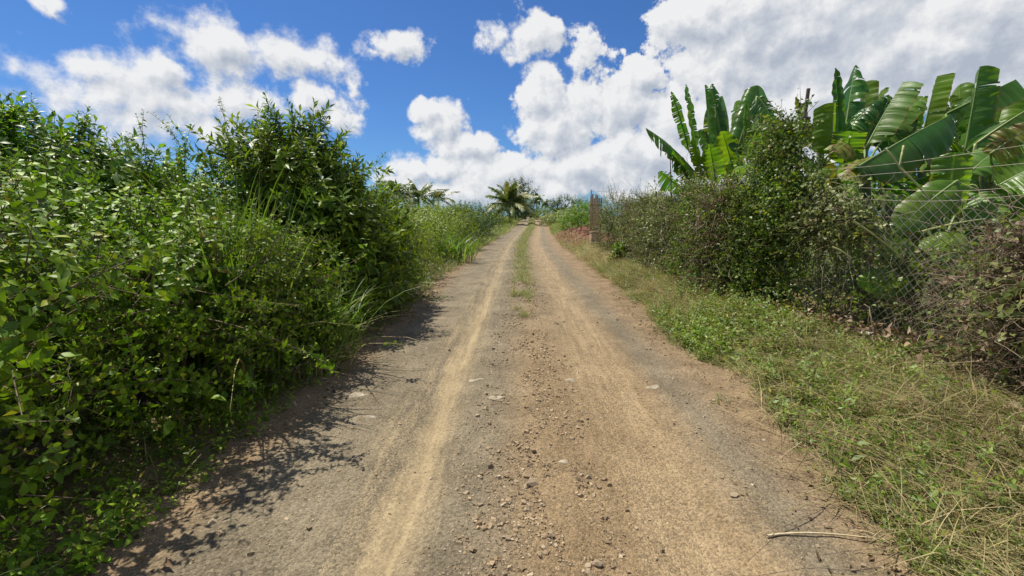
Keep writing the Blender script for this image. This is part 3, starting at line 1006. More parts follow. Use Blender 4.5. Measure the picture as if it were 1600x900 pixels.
shrub('tall_shrub', 'tallest dark glossy bush at the middle of the hedge, narrow leaves in upright shoots', 'bush', (-2.95, 6.1),
      [(0, 0, 1.80, .62, .7, .70), (.05, .1, 1.15, .78, .8, .85), (.50, -.05, 1.30, .42, .55, .62), (-.70, 0, 1.60, .45, .55, .62), (.45, -.2, .55, .50, .55, .5), (.05, 0, 2.25, .36, .40, .34)],
      1150, S_SHOOT, L_CENT, HG, stems=10, stem_r=.024, leaf_parts=120, leaf_meshes=LM_CENT, arch=44, dead=16, seed=8, lump=.85, upbias=.8,
      extra=shoots_up(rl, [(-2.95, 6.0, 2.42), (-2.75, 6.1, 2.4), (-3.2, 6.0, 2.35), (-2.5, 6.1, 2.05), (-3.55, 6.0, 2.1), (-3.8, 6.0, 2.0), (-2.3, 6.2, 1.75), (-2.15, 6.3, 1.7), (-3.0, 5.9, 2.45), (-3.35, 6.0, 2.3), (-2.65, 6.0, 2.3), (-3.6, 5.9, 2.15), (-2.05, 6.3, 1.6)], 4, S_SHOOT, .14, .38))
shrub('leafy_shrub', 'dark bush whose foot touches the road beside the tallest bush, pale twigs at its base', 'bush', (-2.45, 7.0),
      [(0, 0, .75, .52, .75, .70), (.12, -.4, .45, .48, .55, .42), (-.1, .3, 1.2, .42, .6, .45)], 520, S_SHOOT, L_CENT, HG, stems=6, leaf_parts=50, leaf_meshes=LM_CENT, arch=14, dead=24, seed=9, lump=.5)

shrub('leafy_shrub', 'mid-green shrub sloping down behind the dark bush to the receding hedge', 'shrub', (-2.75, 8.1),
      [(0, 0, 1.0, .62, .8, .78), (.3, -.3, .55, .55, .7, .52), (-.4, .2, 1.25, .6, .7, .66)], 700, S_MIDL, L_LANT, HG, stems=5, seed=10, arch=14)

# hedge running away
FH = [(-3.1, 8.6, 1.6, 'yellow-green shrub next beyond the dark bush on the left verge'),
      (-3.3, 10.6, 1.62, 'bright green shrub second beyond the dark bush on the left verge'),
      (-3.5, 13.0, 1.66, 'rounded green shrub midway along the receding left hedge'),
      (-3.3, 15.8, 1.62, 'light green shrub in the receding left hedge before the pale grass tuft'),
      (-3.4, 19.5, 1.70, 'green shrub behind the pale grass tuft along the left hedge'),
      (-3.3, 24.0, 1.75, 'darker shrub near the far end of the left hedge'),
      (-3.0, 29.5, 1.85, 'dark leafy shrub ending the left hedge where the grass bank begins')]
for i, (x, y, h, lb) in enumerate(FH):
    k = 1 + y / 40
    shrub('hedge_shrub', lb, 'shrub', (x, y), [(0, 0, h * .52, 1.0 * k, 1.25 * k, h * .5), (.55, -.2 * k, h * .38, .75, 1.1 * k, h * .36), (-.9, .2, h * .58, 1.0, 1.2 * k, h * .46)],
          int(640 - 8 * y), S_MIDL if y < 17 else S_FAR, L_FARH if i not in (5, 6) else L_FARD, HG, stems=3, seed=30 + i, s=(.8, 1.2) if y < 17 else (.7, 1.0))
BH = [(-6.6, 9.0, 1.75, 'green shrub in the field behind the near hedge, left of the first yellow-green shrub'), (-6.8, 13.5, 1.75, 'sunlit shrub in the field under the nearest palms'),
      (-8.0, 19.0, 1.8, 'low field shrub in front of the tallest left palm'), (-6.5, 25.0, 1.85, 'field shrub in front of the smallest left palm'),
      (-9.5, 33.0, 2.0, 'wide shrub at the foot of the left palms'), (-6.0, 40.0, 2.1, 'dark low tree on the skyline right of the left palms'), (-5.0, 50.0, 2.6, 'rounded dark shrub left of the young coconut palm')]
for i, (x, y, h, lb) in enumerate(BH):
    k = 1 + y / 30
    shrub('field_shrub', lb, 'shrub', (x, y), [(0, 0, h * .5, 1.5 * k, 1.3 * k, h * .5), (-1.3 * k, 0, h * .48, 1.2 * k, 1.2, h * .46), (1.1 * k, .3, h * .48, 1.0 * k, 1.2, h * .46)],
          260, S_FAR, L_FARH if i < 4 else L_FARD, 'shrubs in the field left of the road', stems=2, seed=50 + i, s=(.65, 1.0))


# ------------------------------------------------------------------ tall grass clumps
def blades(r, pos, L, W, lean, nseg=5, mat=0, droop=.5, flat=False):
    """k grass blades as folded strips: pos (k,3), L, W, lean arrays"""
    k = len(pos)
    t = np.linspace(0, 1, nseg + 1)
    az_ = r.uniform(0, 6.28, k)
    d = np.stack([np.cos(az_), np.sin(az_), np.zeros(k)], 1)
    ln = lean[:, None]
    tt = t[None, :]
    out = ln * tt + droop * tt ** 2.5 * r.uniform(.2, 1.3, (k, 1))
    hor = L[:, None] * out
    ver = L[:, None] * tt * (1 - .35 * np.clip(out, 0, 1.6))
    C = pos[:, None, :] + d[:, None, :] * hor[..., None] + np.array([0, 0, 1.])[None, None] * ver[..., None]
    rl_ = r.normal(0, .8, k)
    sx = np.stack([-d[:, 1] * np.cos(rl_) , d[:, 0] * np.cos(rl_), np.sin(rl_) * .4], 1)
    w = (W[:, None] * .5 * np.minimum(1, (1 - tt) * 1.6 + .02) * np.minimum(1, .55 + tt * 2))
    A = C - sx[:, None, :] * w[..., None]
    B = C + sx[:, None, :] * w[..., None]
    V = np.stack([A, B], 2).reshape(k, -1, 3)
    F = []
    for i in range(nseg):
        a = i * 2
        F += [[a, a + 1, a + 3], [a, a + 3, a + 2]]
    F = np.array(F)[None] + (np.arange(k) * (nseg + 1) * 2)[:, None, None]
    UV = np.tile(np.stack([np.tile([-1., 1.], nseg + 1), np.repeat(t, 2)], 1), (k, 1))
    F = F.reshape(-1, 3)
    return V.reshape(-1, 3), F, np.full(len(F), mat), UV


def grass_clump(label, base, n, L, W, spread, seed, dry=.1, name='grass_clump', lean=(.05, .45), droop=.5, single=40):
    r = np.random.default_rng(seed)
    b = np.array([base[0], base[1], float(surf(base[0], base[1])) - .01])
    root = thing(name, label, 'grass clump', b, 'tall grass clumps')
    pos = b + np.stack([r.normal(0, spread, n), r.normal(0, spread, n), np.zeros(n)], 1)
    ln = r.uniform(*lean, n)
    p1 = blades(r, pos, L * r.uniform(.5, 1.05, n), W * r.uniform(.6, 1.2, n), ln, 6, 0, droop)
    m = max(4, int(n * dry))
    pos2 = b + np.stack([r.normal(0, spread, m), r.normal(0, spread, m), np.zeros(m)], 1)
    p2 = blades(r, pos2, L * r.uniform(.25, .7, m), W * .7 * np.ones(m), r.uniform(.2, .9, m), 5, 1, 1.0)
    part('blades', root, *merge(p1, p2)[:2], [L_REED, L_STRAW], merge(p1, p2)[2], merge(p1, p2)[3], kind='stuff')
    for i in range(single):       # the widest blades one by one
        q = blades(r, b[None] + np.array([[r.normal(0, spread), r.normal(0, spread), 0]]), np.array([L * r.uniform(.75, 1.1)]), np.array([W * 1.25]), np.array([r.uniform(*lean)]), 8, 0, droop)
        part('blade', root, q[0], q[1], L_REED, q[2], q[3])
    return root


grass_clump('tall green reed-like grass rising from the hedge left of the tallest bush', (-2.3, 3.55), 230, 1.95, .030, .13, 71, .06, lean=(.0, .18), droop=.25, single=30)
grass_clump('arching grass clump hanging over the road edge below the tallest bush', (-2.08, 4.4), 190, 1.12, .022, .16, 72, .25, lean=(.04, .4), droop=.5, single=30)
grass_clump('dry straw-coloured stalks at the foot of the hedge by the shaded road edge', (-2.0, 4.05), 40, .75, .014, .13, 73, 2.2, lean=(.1, .6), droop=.6, single=6)
grass_clump('pale grass tuft leaning out of the receding left hedge', (-2.3, 14.6), 120, 1.35, .05, .35, 74, .1, lean=(.1, .6), droop=.6, single=10)
grass_clump('pale yellowish grass clump right of the far end of the road', (6.2, 72.0), 160, 2.2, .12, 1.1, 75, .2, lean=(.05, .5), droop=.5, single=0)


# ------------------------------------------------------------------ palms, far trees
def frond(r, o, azm, elev, L, droop, leaflet, mat_i=0, nl=26, hang=.5, lw=.045):
    t = np.linspace(0, 1, 12)
    d = np.array([math.cos(azm), math.sin(azm), 0])
    ee = elev - droop * t * 1.4
    stepv = np.stack([np.cos(ee)[:, None] * d[None] + np.sin(ee)[:, None] * np.array([0, 0, 1.])[None]], 0)[0] * L / 11
    pts = o + np.cumsum(stepv, 0) - stepv[0]
    V, F, M, U = tubes([pts], L * .012, 4, .3, 1)
    side = np.array([-d[1], d[0], 0])
    tl = np.linspace(.12, .99, nl)
    C = np.stack([np.interp(tl, t, pts[:, i]) for i in range(3)], 1)
    Tg = np.stack([np.interp(tl, t, np.gradient(pts[:, i])) for i in range(3)], 1)
    Tg /= np.linalg.norm(Tg, axis=1, keepdims=True)
    VV, FF = [], []
    for s in (-1, 1):
        ll = leaflet * (np.sin(np.pi * (tl * .82 + .12)) ** .7) * r.uniform(.8, 1.1, nl)
        dirn = side * s * .8 + Tg * .65 + np.array([0, 0, 1.]) * r.normal(.08, .12, (nl, 1))
        dirn /= np.linalg.norm(dirn, axis=1, keepdims=True)
        mid = C + dirn * ll[:, None] * .55
        tip = C + dirn * ll[:, None] - np.array([0, 0, 1.]) * (ll * hang)[:, None]
        wv = Tg * (leaflet * lw)
        for a_, m_, t_, w_ in zip(C, mid, tip, wv):
            i0 = len(VV)
            VV += [a_ - w_, a_ + w_, m_ + w_ * .9, m_ - w_ * .9, t_]
            FF += [[i0, i0 + 1, i0 + 2], [i0, i0 + 2, i0 + 3], [i0 + 3, i0 + 2, i0 + 4]]
    VV = np.array(VV)
    FF = np.array(FF)
    return merge((V, F, M, U), (VV, FF, np.full(len(FF), mat_i), np.zeros((len(VV), 2))))


L_PALM = leaf_mat('palm_leaflet', [(0, (0.045, 0.078, 0.022)), (0.6, (0.095, 0.138, 0.030)), (1, (0.178, 0.204, 0.054))], rough=.4, vein=0, trans=.25, clump=.3)
L_PALMY = leaf_mat('palm_leaflet_pale', [(0, (.14, .15, .045)), (.6, (.24, .23, .08)), (1, (.34, .30, .13))], rough=.45, vein=0, trans=.25, clump=.3)


def palm(label, base, trunk_h, L, n, seed, elev=(-.2, 1.3), droop=(.5, 1.0), pale=.25, tr=.14, name='palm_tree', lean=(0, 0), leaflet=.6, group='palms in the distance'):
    r = np.random.default_rng(seed)
    b = np.array([base[0], base[1], float(rise(base[1]))])
    root = thing(name, label, 'palm', b, group)
    top = b + np.array([lean[0], lean[1], trunk_h])
    V, F, M, U = tubes([bez(b, (b + top) / 2 + np.array([lean[0] * .3, 0, 0]), top, 10)], tr, 8, .7)
    part('trunk', root, V, F, M_BARK, M)
    for i in range(n):
        e = elev[0] + (elev[1] - elev[0]) * ((i + .5) / n)
        yl = r.uniform() < pale * (1.6 if e < .7 else .3)
        V, F, M, U = frond(r, top + r.normal(0, tr * .5, 3), i * 2.399 + r.normal(0, .15), e, L * r.uniform(.8, 1.05) * (1 - .15 * (e > 1)), r.uniform(*droop), leaflet * L / 3, 0, 24, .5, .05 + base[1] * .0010)
        part('frond', root, V, F, [L_PALMY if yl else L_PALM, M_RIB], M, U)
    return root


def at_px(px, Y):
    return (px - 812) / FPX * Y


palm('young coconut palm with pale arching fronds left of the road end', (at_px(797, 58), 58), 2.5, 4.1, 32, 81, (.0, 1.5), (.4, .9), .38, .2, 'coconut_palm')
palm('tallest of the three dark palms on the left skyline, beside the bush', (at_px(622, 38), 38), 3.3, 2.5, 24, 82, (-.4, 1.35), (.6, 1.1), .25, .14)
palm('middle one of the three dark palms on the left skyline', (at_px(656, 40), 40), 2.9, 2.5, 18, 83, (-.2, 1.5), (.4, 1.0), .1, .13)
palm('smallest rightmost of the three dark palms on the left skyline', (at_px(686, 44), 44), 2.8, 2.4, 15, 84, (-.1, 1.5), (.5, 1.1), .1, .13)
palm('slender palm with a thin bare trunk beyond the road end', (at_px(838, 120), 120), 5.6, 2.4, 16, 85, (-.7, 1.2), (.5, 1.0), .35, .17, leaflet=.8)
palm('short palm with drooping fronds right of the slender far palm', (at_px(851, 112), 112), 3.9, 2.2, 12, 86, (-.6, 1.2), (.5, 1.0), .3, .17, leaflet=.8)
palm('low pale-fronded palm on the bank right of the road end', (at_px(868, 66), 66), .9, 2.3, 14, 87, (.05, 1.2), (.6, 1.2), .5, .14)

TG = 'trees near the far end of the road'
shrub('broadleaf_tree', 'large dark rounded tree behind the young coconut palm', 'tree', (at_px(806, 74), 74),
      [(0, 0, 4.3, 2.1, 2.2, 2.6), (1.5, .3, 3.6, 1.9, 2.0, 2.3), (-1.0, .2, 3.0, 1.6, 2.0, 1.9), (.6, -.6, 2.0, 2.2, 1.5, 1.6)], 640, S_FAR, L_FARD, TG, stems=5, stem_r=.09, trunk=True, seed=91, s=(1.2, 1.9), twig=M_BARK)
shrub('broadleaf_tree', 'small dark tree at the very end of the road', 'tree', (at_px(828, 100), 100),
      [(0, 0, 1.6, 2.4, 1.6, 1.6), (-1.8, 0, 1.4, 1.6, 1.4, 1.3)], 260, S_FAR, L_FARD, TG, stems=3, stem_r=.08, trunk=True, seed=92, s=(1.2, 1.8), twig=M_BARK)
shrub('broadleaf_tree', 'dark flat-domed tree on the right skyline', 'tree', (at_px(884, 78), 78),
      [(0, 0, 2.6, 3.0, 2.0, 1.5), (1.8, 0, 2.3, 1.9, 1.6, 1.3), (-1.6, .2, 2.2, 1.6, 1.5, 1.2)], 380, S_FAR, L_FARD, TG, stems=4, stem_r=.09, trunk=True, seed=93, s=(1.1, 1.7), twig=M_BARK)
shrub('round_bush', 'bright green rounded bush beside the red soil left of the picket panel', 'bush', (at_px(911, 33), 33.5),
      [(0, 0, 1.25, 1.25, 1.2, 1.15), (-.9, .1, .9, .9, 1.0, .85), (.9, .2, 1.45, 1.1, 1.0, 1.1)], 760, S_MIDL, L_FARL, None, stems=4, seed=94, s=(.8, 1.3))
for i, (px, Y, h, w, lb, mt) in enumerate([
        (860, 92, 2.0, 3.2, 'low bushes on the bank at the right of the road end', L_FARH),
        (893, 60, 1.5, 1.8, 'yellow-green scrub behind the red soil', L_FARH),
        (870, 52, 1.0, 1.6, 'dull green low scrub on the bank in front of the low palm', L_GREY),
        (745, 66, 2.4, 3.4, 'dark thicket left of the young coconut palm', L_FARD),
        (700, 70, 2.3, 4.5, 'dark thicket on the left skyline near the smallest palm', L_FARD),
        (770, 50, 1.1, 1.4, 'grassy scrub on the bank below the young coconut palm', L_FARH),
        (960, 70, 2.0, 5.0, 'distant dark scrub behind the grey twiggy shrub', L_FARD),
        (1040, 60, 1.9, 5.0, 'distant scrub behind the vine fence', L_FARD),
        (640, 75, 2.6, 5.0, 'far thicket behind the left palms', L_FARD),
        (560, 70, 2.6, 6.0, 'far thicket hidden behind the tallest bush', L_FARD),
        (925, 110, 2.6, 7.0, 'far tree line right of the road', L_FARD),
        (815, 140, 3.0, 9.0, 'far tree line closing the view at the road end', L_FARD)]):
    x = at_px(px, Y)
    shrub('distant_scrub', lb, 'scrub', (x, Y), [(0, 0, h * .5, w, 1.4, h * .5), (w * .7, .2, h * .42, w * .6, 1.2, h * .42), (-w * .7, -.2, h * .45, w * .6, 1.2, h * .45)],
          210, S_FAR, mt, None, stems=2, seed=120 + i, s=(.8, 1.5) if Y < 60 else (1.3, 2.1))


# ------------------------------------------------------------------ right side: chain-link fence
FX = [(1.6, 3.62), (3.2, 3.60), (5.6, 3.52), (7.5, 3.20), (13.4, 3.22)]


def fence_x(y):
    return np.interp(y, [a for a, b in FX], [b for a, b in FX])


def fence_top(y):
    return 1.62 + .08 * np.sin(np.asarray(y) * 1.3)


fence = thing('chain_link_fence', 'rusty sagging chain-link fence with slack top wires along the right verge', 'fence', (3.55, 2.0, .12))
yy = np.arange(1.8, 13.4, .044)
vv = np.arange(0, 37) * .0455 + .14
paths = []
for i, y0 in enumerate(yy):
    ph = 1 if i % 2 else -1
    k = np.arange(len(vv))
    yz = y0 + .022 * ph * np.where(k % 2, -1, 1)
    slump = .05 * np.sin(yz * 1.1 + vv * .6) + .035 * np.sin(yz * 2.9 + vv * 2.2)
    z = vv * (fence_top(yz) / 1.62) + .03 * np.sin(yz * .9)
    yz = yz + .05 * np.sin(vv * 2.0 + y0 * .7)
    paths.append(np.stack([fence_x(yz) + slump + .004 * np.where(k % 2, 1, -1), yz, z], 1))
V, F, M, U = tubes(np.array(paths), .0031, 3, 1.0)
part('wire_mesh', fence, V, F, M_WIRE, M, kind='stuff')
for y, h, dx, r0 in ((2.1, 2.25, .05, .03), (6.0, 3.08, .10, .022), (8.6, 2.2, -.03, .03), (11.2, 2.1, .04, .03), (13.4, 1.95, 0, .035)):
    x = float(fence_x(y)) + .06
    V, F, M, U = tubes([bez(np.array([x, y, 0.0]), np.array([x + dx * .4, y, h / 2]), np.array([x + dx, y, h]), 6)], r0, 8, 1.0)
    part('post', fence, V, F, M_POST, M)
for h0, sag, amp in ((1.70, .05, .02), (1.80, .07, .03), (1.93, .05, .02), (2.07, .10, .03)):
    ys = np.linspace(1.9, 8.6, 60)
    z = h0 - sag * np.sin((ys - 2.1) / 3.65 * math.pi) ** 2 + amp * np.sin(ys * 2.1 + h0 * 9)
    V, F, M, U = tubes([np.stack([fence_x(ys) + .03 + .02 * np.sin(ys * 1.7 + h0), ys, z], 1)], .0018, 4, 1.0)
    part('strand', fence, V, F, M_WIRE, M)


def vine(label, y0, y1, z0, z1, n, mat, seed, thick=.16, stems=60, smat=M_DEADV, tpls=S_VINE, dens=None, name='climbing_vine', leaf_parts=0,
         xoff=0.0, s=(.8, 1.3), dead_leaves=0, main=4, cat='vine', group='vines on the chain-link fence', sr=(.0015, .004)):
    r = np.random.default_rng(seed)
    yb = (y0 + y1) / 2
    base = np.array([float(fence_x(yb)) - .05 + xoff, yb, float(height(fence_x(yb), yb))])
    root = thing(name, label, cat, base, group)
    pieces = []

    def sample(k):
        got = []
        while len(got) < k:
            y = r.uniform(y0, y1)
            z = r.uniform(z0, z1)
            edge = vnoise(np.array([y * 1.6 + seed]), np.array([z * 1.6]))[0]
            top = z1 - .35 * vnoise(np.array([y * 1.9 + seed * 3]), np.array([2.0]))[0]
            if z > top:
                continue
            dv = 1.0 if dens is None else dens(y, z)
            if edge * .9 + .35 > r.uniform() and r.uniform() < dv:
                got.append((y, z))
        g = np.array(got)
        bulge = .10 + .9 * thick * fbm(g[:, 0] * 2.2 + seed, g[:, 1] * 2.2, oct=2)
        x = fence_x(g[:, 0]) - r.uniform(-.5, 1, k) * bulge + xoff
        return np.stack([x, g[:, 0], g[:, 1]], 1)
    if n:
        pos = sample(n)
        D = np.stack([-np.ones(n) * .7, r.normal(0, .6, n), r.normal(.15, .6, n)], 1)
        pieces.append(scatter_sprigs(r, tpls, pos, D, *s))
        V, F, M, U = merge(*pieces)
        part('foliage', root, V, F, [mat, M_GTWIG], M, U, kind='stuff')
    if dead_leaves:
        pos = sample(dead_leaves)
        D = np.stack([-np.ones(dead_leaves) * .6, r.normal(0, .6, dead_leaves), r.normal(-.5, .6, dead_leaves)], 1)
        V, F, M, U = scatter_sprigs(r, tpls, pos, D, .6, 1.1)
        part('dead_foliage', root, V, F, [L_DRY, smat], M, U, kind='stuff')
    if stems:
        st = sample(stems)
        dd = np.stack([r.normal(-.15, .3, stems), r.normal(0, .8, stems), r.normal(-.2, .9, stems)], 1)
        pth = wander(r, 7, stems, st, dd, r.uniform(.3, .9, stems), .42, -.06)
        pth[:, :, 2] = np.maximum(pth[:, :, 2], .08)
        fx = fence_x(pth[:, :, 1]) + xoff
        pth[:, :, 0] = np.clip(pth[:, :, 0], fx - .12 - 1.3 * thick, fx + .1)
        V, F, M, U = tubes(pth, r.uniform(*sr, stems), 3, .5)
        part('tangled_stems', root, V, F, smat, M, kind='stuff')
    for i in range(main):
        y = r.uniform(y0, y1)
        a = np.array([float(fence_x(y)) - .05 + xoff, y, .1])
        pth = wander(r, 12, 1, a[None], np.array([[-.05, r.normal(0, .4), 1.0]]), np.array([(z1 - z0) * r.uniform(.7, 1.0)]), .18, .08)
        fx = fence_x(pth[:, :, 1]) + xoff
        pth[:, :, 0] = np.clip(pth[:, :, 0], fx - .15, fx + .05)
        V, F, M, U = tubes(pth, .006, 5, .5)
        part('stem', root, V, F, smat, M)
    if leaf_parts:
        pos = sample(leaf_parts)
        for q in pos:
            R = leaf_frame(math.pi + r.normal(0, .7), r.normal(-.2, .4), r.normal(0, .4))
            place('leaf', LM_VINE[r.integers(0, 3)], root, (R, q + np.array([-.1 * thick, 0, 0]), r.uniform(.8, 1.3)))
    return root


vine('dense dark green vine smothering the tall rusty post of the fence', 5.4, 6.9, .3, 2.95, 2300, L_VINE, 201, .26, 130, leaf_parts=70, smat=M_GTWIG,
     dens=lambda y, z: (1.0 if y > 5.85 or z > 1.25 else .3) if z < 1.9 else max(0, 1 - (abs(y - 6.02) / (.13 + .36 * (2.95 - z))) ** 3))
vine('green vine spilling over the fence top left of the brown dead patch', 7.3, 8.9, .2, 2.15, 1250, L_VINE, 202, .2, 420, sr=(.0025, .006), dead_leaves=120, leaf_parts=40, dens=lambda y, z: .5 + .5 * min(1, z / 2))
vine('withered brown vine hanging as a dead patch between the green vines', 6.6, 7.5, .25, 2.1, 220, L_VINE, 203, .24, 900, dead_leaves=520, smat=M_DEADV, xoff=-.06, sr=(.002, .005), dens=lambda y, z: .6, leaf_parts=20)
vine('sparse olive vine with many bare stems on the middle of the fence', 8.8, 11.4, .15, 2.12, 1100, L_GREY, 204, .2, 620, sr=(.0025, .006), smat=M_GREYV, dead_leaves=200, leaf_parts=20)
vine('thin brownish creeper on the far end of the fence near the twiggy shrub', 11.2, 13.4, .15, 2.05, 680, L_GREY, 205, .2, 560, sr=(.003, .006), smat=M_DEADV, dead_leaves=240, leaf_parts=10)
vine('dry brown bramble tangle on the mesh at the right edge', 2.35, 3.28, .05, 1.68, 120, L_GREY, 206, .26, 1700, smat=M_DEADV, dead_leaves=380, name='dry_bramble', sr=(.0014, .0035))
vine('grey leafy creeper lying over the sagging top of the mesh', 4.5, 5.5, 1.25, 1.84, 300, L_GREY, 207, .10, 170, smat=M_GREYV, dead_leaves=40, main=1)
vine('thin brown runners webbing the open mesh in front of the bananas', 3.4, 5.4, .1, 1.3, 40, L_VINE, 208, .05, 70, smat=M_GREYV, dead_leaves=16, main=1, dens=lambda y, z: .7)
vine('dry brown thicket pressed against the back of the open mesh', 3.2, 5.7, .05, 1.3, 150, L_VINE, 210, .3, 320, smat=M_DEADV, dead_leaves=140, main=4, xoff=.42, leaf_parts=20, sr=(.002, .005))
vine('ragged dead creeper low on the fence foot under the dense vine', 5.8, 7.9, .1, .75, 200, L_VINE, 209, .3, 380, smat=M_DEADV, dead_leaves=340, main=3)

# shrubs at the far end of the fence
shrub('twiggy_shrub', 'tall grey-green twiggy shrub between the picket panel and the vine fence', 'shrub', (at_px(960, 15.2), 15.2),
      [(0, 0, 1.5, .50, .55, .62), (.3, -.2, .9, .5, .55, .65), (-.15, .1, .8, .4, .5, .6)], 900, S_TWIG, L_GREY, None, stems=12, stem_r=.012, seed=141, s=(.8, 1.25),
      extra=shoots_up(np.random.default_rng(5), [(3.1, 15.2, 2.05), (3.25, 15.2, 2.1), (3.0, 15.1, 2.1)], 4, S_TWIG, .3, .5))
shrub('small_leafy_plant', 'small glossy dark plant on the verge against the end fence post', 'plant', (at_px(970, 12.6), 12.6),
      [(0, 0, .45, .22, .22, .38)], 45, S_BROAD, L_CENT, None, stems=3, stem_r=.008, seed=142, s=(.9, 1.3))
r_ = np.random.default_rng(61)
pole = thing('bare_pole', 'thin bare dead pole leaning behind the fence left of the torn banana', 'pole', (at_px(1040, 9.2) + .1, 9.2, .1))
V, F, M, U = tubes([bez(np.array([3.15, 9.2, 0.1]), np.array([3.1, 9.25, 1.4]), P(1047, 240, 9.2), 9)], .022, 7, .35)
part('shaft', pole, V, F, M_POST, M)

# ------------------------------------------------------------------ picket panel and plinth
pl = thing('plaster_pillar', 'short stained pink plaster pillar under the picket panel', 'pillar', (at_px(928, 19.5), 19.5, .06))
c = np.array(pl.location)
V, F, M, U = box(c + np.array([0, 0, .36]), (.38, .42, .74), .1, .015)
part('block', pl, V, F, M_PLAST, M, smooth=False)
V, F, M, U = box(c + np.array([0, 0, .765]), (.42, .46, .07), .1, .012)
part('cap', pl, V, F, M_PLAST, M, smooth=False)
gt = thing('picket_panel', 'narrow weathered picket panel standing on the pink pillar', 'gate panel', tuple(c + np.array([0, 0, .80])))
g0 = np.array(gt.location)
for i in range(6):
    h = 1.50 + .10 * math.sin(i * 2.3)
    V, F, M, U = box(g0 + np.array([-.20 + i * .076, .0 + i * .04, .01 + h / 2]), (.055, .03, h), .35 + .05 * i, .006)
    part('picket', gt, V, F, M_GATE, M, smooth=False)
for z in (.10, 1.12):
    V, F, M, U = box(g0 + np.array([0, .092, z]), (.58, .035, .055), .5, .006)
    part('rail', gt, V, F, M_GATE, M, smooth=False)
V, F, M, U = tubes([np.array([g0 + [.27, .2, -.75], g0 + [.275, .2, .5], g0 + [.27, .2, 1.42]])], .035, 7, .9)
part('end_post', gt, V, F, M_POST, M)


# ------------------------------------------------------------------ bananas
def banana_leaf(root, b, tip, W, mat, face=None, roll=0.0, sag=.06, fold=.35, torn=.25, hang=.15, cut=0.0, seed=0, petiole=None, rib=None, tipdroop=0.0, f2=None):
    r = np.random.default_rng(seed)
    b = np.asarray(b, float)
    tip = np.asarray(tip, float)
    ax = tip - b
    L = np.linalg.norm(ax)
    ctrl = (b + tip) / 2 + np.array([0, 0, sag * L])
    ns = 34
    t = np.linspace(0, 1, ns + 1)
    mid = bez(b, ctrl, tip, ns + 1)
    if tipdroop:
        mid[:, 2] -= tipdroop * L * np.clip(t - .6, 0, 1) ** 2 / .16
    T = np.gradient(mid, axis=0)
    T /= np.linalg.norm(T, axis=1, keepdims=True)
    f = np.array([-.62, -.9, .5]) if face is None else np.asarray(face, float)
    f = f + (r.normal(0, .38, 3) if face is None else 0)
    curl = r.uniform(-.45, .35)
    N = f[None] - (T * f[None]).sum(1, keepdims=True) * T
    N /= np.linalg.norm(N, axis=1, keepdims=True)
    S = np.cross(T, N)
    rr = math.radians(roll)
    N, S = N * math.cos(rr) + S * math.sin(rr), S * math.cos(rr) - N * math.sin(rr)
    prof = np.minimum(1, (t / .16 + .02)) ** .55 * np.minimum(1, ((1 - t) / (.30 if cut == 0 else .08)) + (.03 if cut == 0 else cut)) ** .6
    V, F, U = [], [], []
    nj = 4
    for s in (-1, 1):
        i = 0
        a0 = (fold if f2 is None else f2[0 if s < 0 else 1]) + r.normal(0, .06)
        while i < ns:
            span = ns - i if torn == 0 else int(min(ns - i, max(1, r.geometric(min(.9, torn)))))
            span = span if not torn or r.uniform() > .35 else min(ns - i, span * 3)
            i1 = i + span
            al = a0 + (r.normal(0, .16) if torn else 0) * min(1, torn * 2.5)
            hg = hang * r.uniform(.3, 1.5)
            shr = 1 - (r.uniform(0, .22) if torn > .3 else r.uniform(0, .04))
            gap0 = (r.choice([.03, .06, .35], p=[.45, .3, .25]) if torn < .4 else r.uniform(.02, .42)) if torn else 0
            gap1 = r.uniform(.0, .15) if torn else 0
            i0 = len(V)
            for k in range(i, i1 + 1):
                e = 0.0
                if k == i and i > 0:
                    e = gap0
                if k == i1 and i1 < ns:
                    e = -gap1
                for j in range(nj + 1):
                    q = j / nj
                    kk = min(ns, max(0, k + e * q * (1 if span > 1 else .9)))
                    k0 = int(kk)
                    fr = kk - k0
                    k1_ = min(ns, k0 + 1)
                    m_ = mid[k0] * (1 - fr) + mid[k1_] * fr
                    w = W / 2 * (prof[k0] * (1 - fr) + prof[k1_] * fr) * shr * q
                    n_, s_ = N[k0], S[k0]
                    if f2 is None:
                        p = m_ + s_ * (s * w * math.cos(al * (1 - .35 * q))) + n_ * (w * math.sin(al * (1 - .9 * q))) + T[k0] * (w * .12)
                    else:
                        p = m_ + s_ * (s * w * math.cos(al)) + n_ * (w * math.sin(al)) + T[k0] * (w * .12)
                    p = p + n_ * ((.010 * math.sin(k * 1.7 + s + seed) + .012 * math.sin(k * .6 + seed * 2.1)) * q)
                    p = p + n_ * (curl * w * q * q)
                    p[2] -= hg * w * q
                    V.append(p)
                    U.append((s * q, t[min(k, ns)] * L / 2.0, 0))
            m = nj + 1
            for k in range(span):
                for j in range(nj):
                    a = i0 + k * m + j
                    quad = [[a, a + 1, a + m + 1], [a, a + m + 1, a + m]]
                    for tri in quad:
                        F.append(tri if s > 0 else tri[::-1])
            i = i1
    lf = part('leaf', root, np.array(V), np.array(F), mat, None, np.array(U))
    w0 = .011 + .005 * L
    pts = mid[:int(ns * (1 - .02))] - N[:int(ns * (1 - .02))] * .004
    if petiole is not None:
        pe = bez(np.asarray(petiole, float), (np.asarray(petiole) + b) / 2 + np.array([0, 0, .06]), b, 6)[:-1]
        pts = np.vstack([pe, pts])
    v, f, m, u = tubes([pts], w0, 5, .18)
    part('midrib', lf, v, f, rib or M_RIB, m)
    return lf


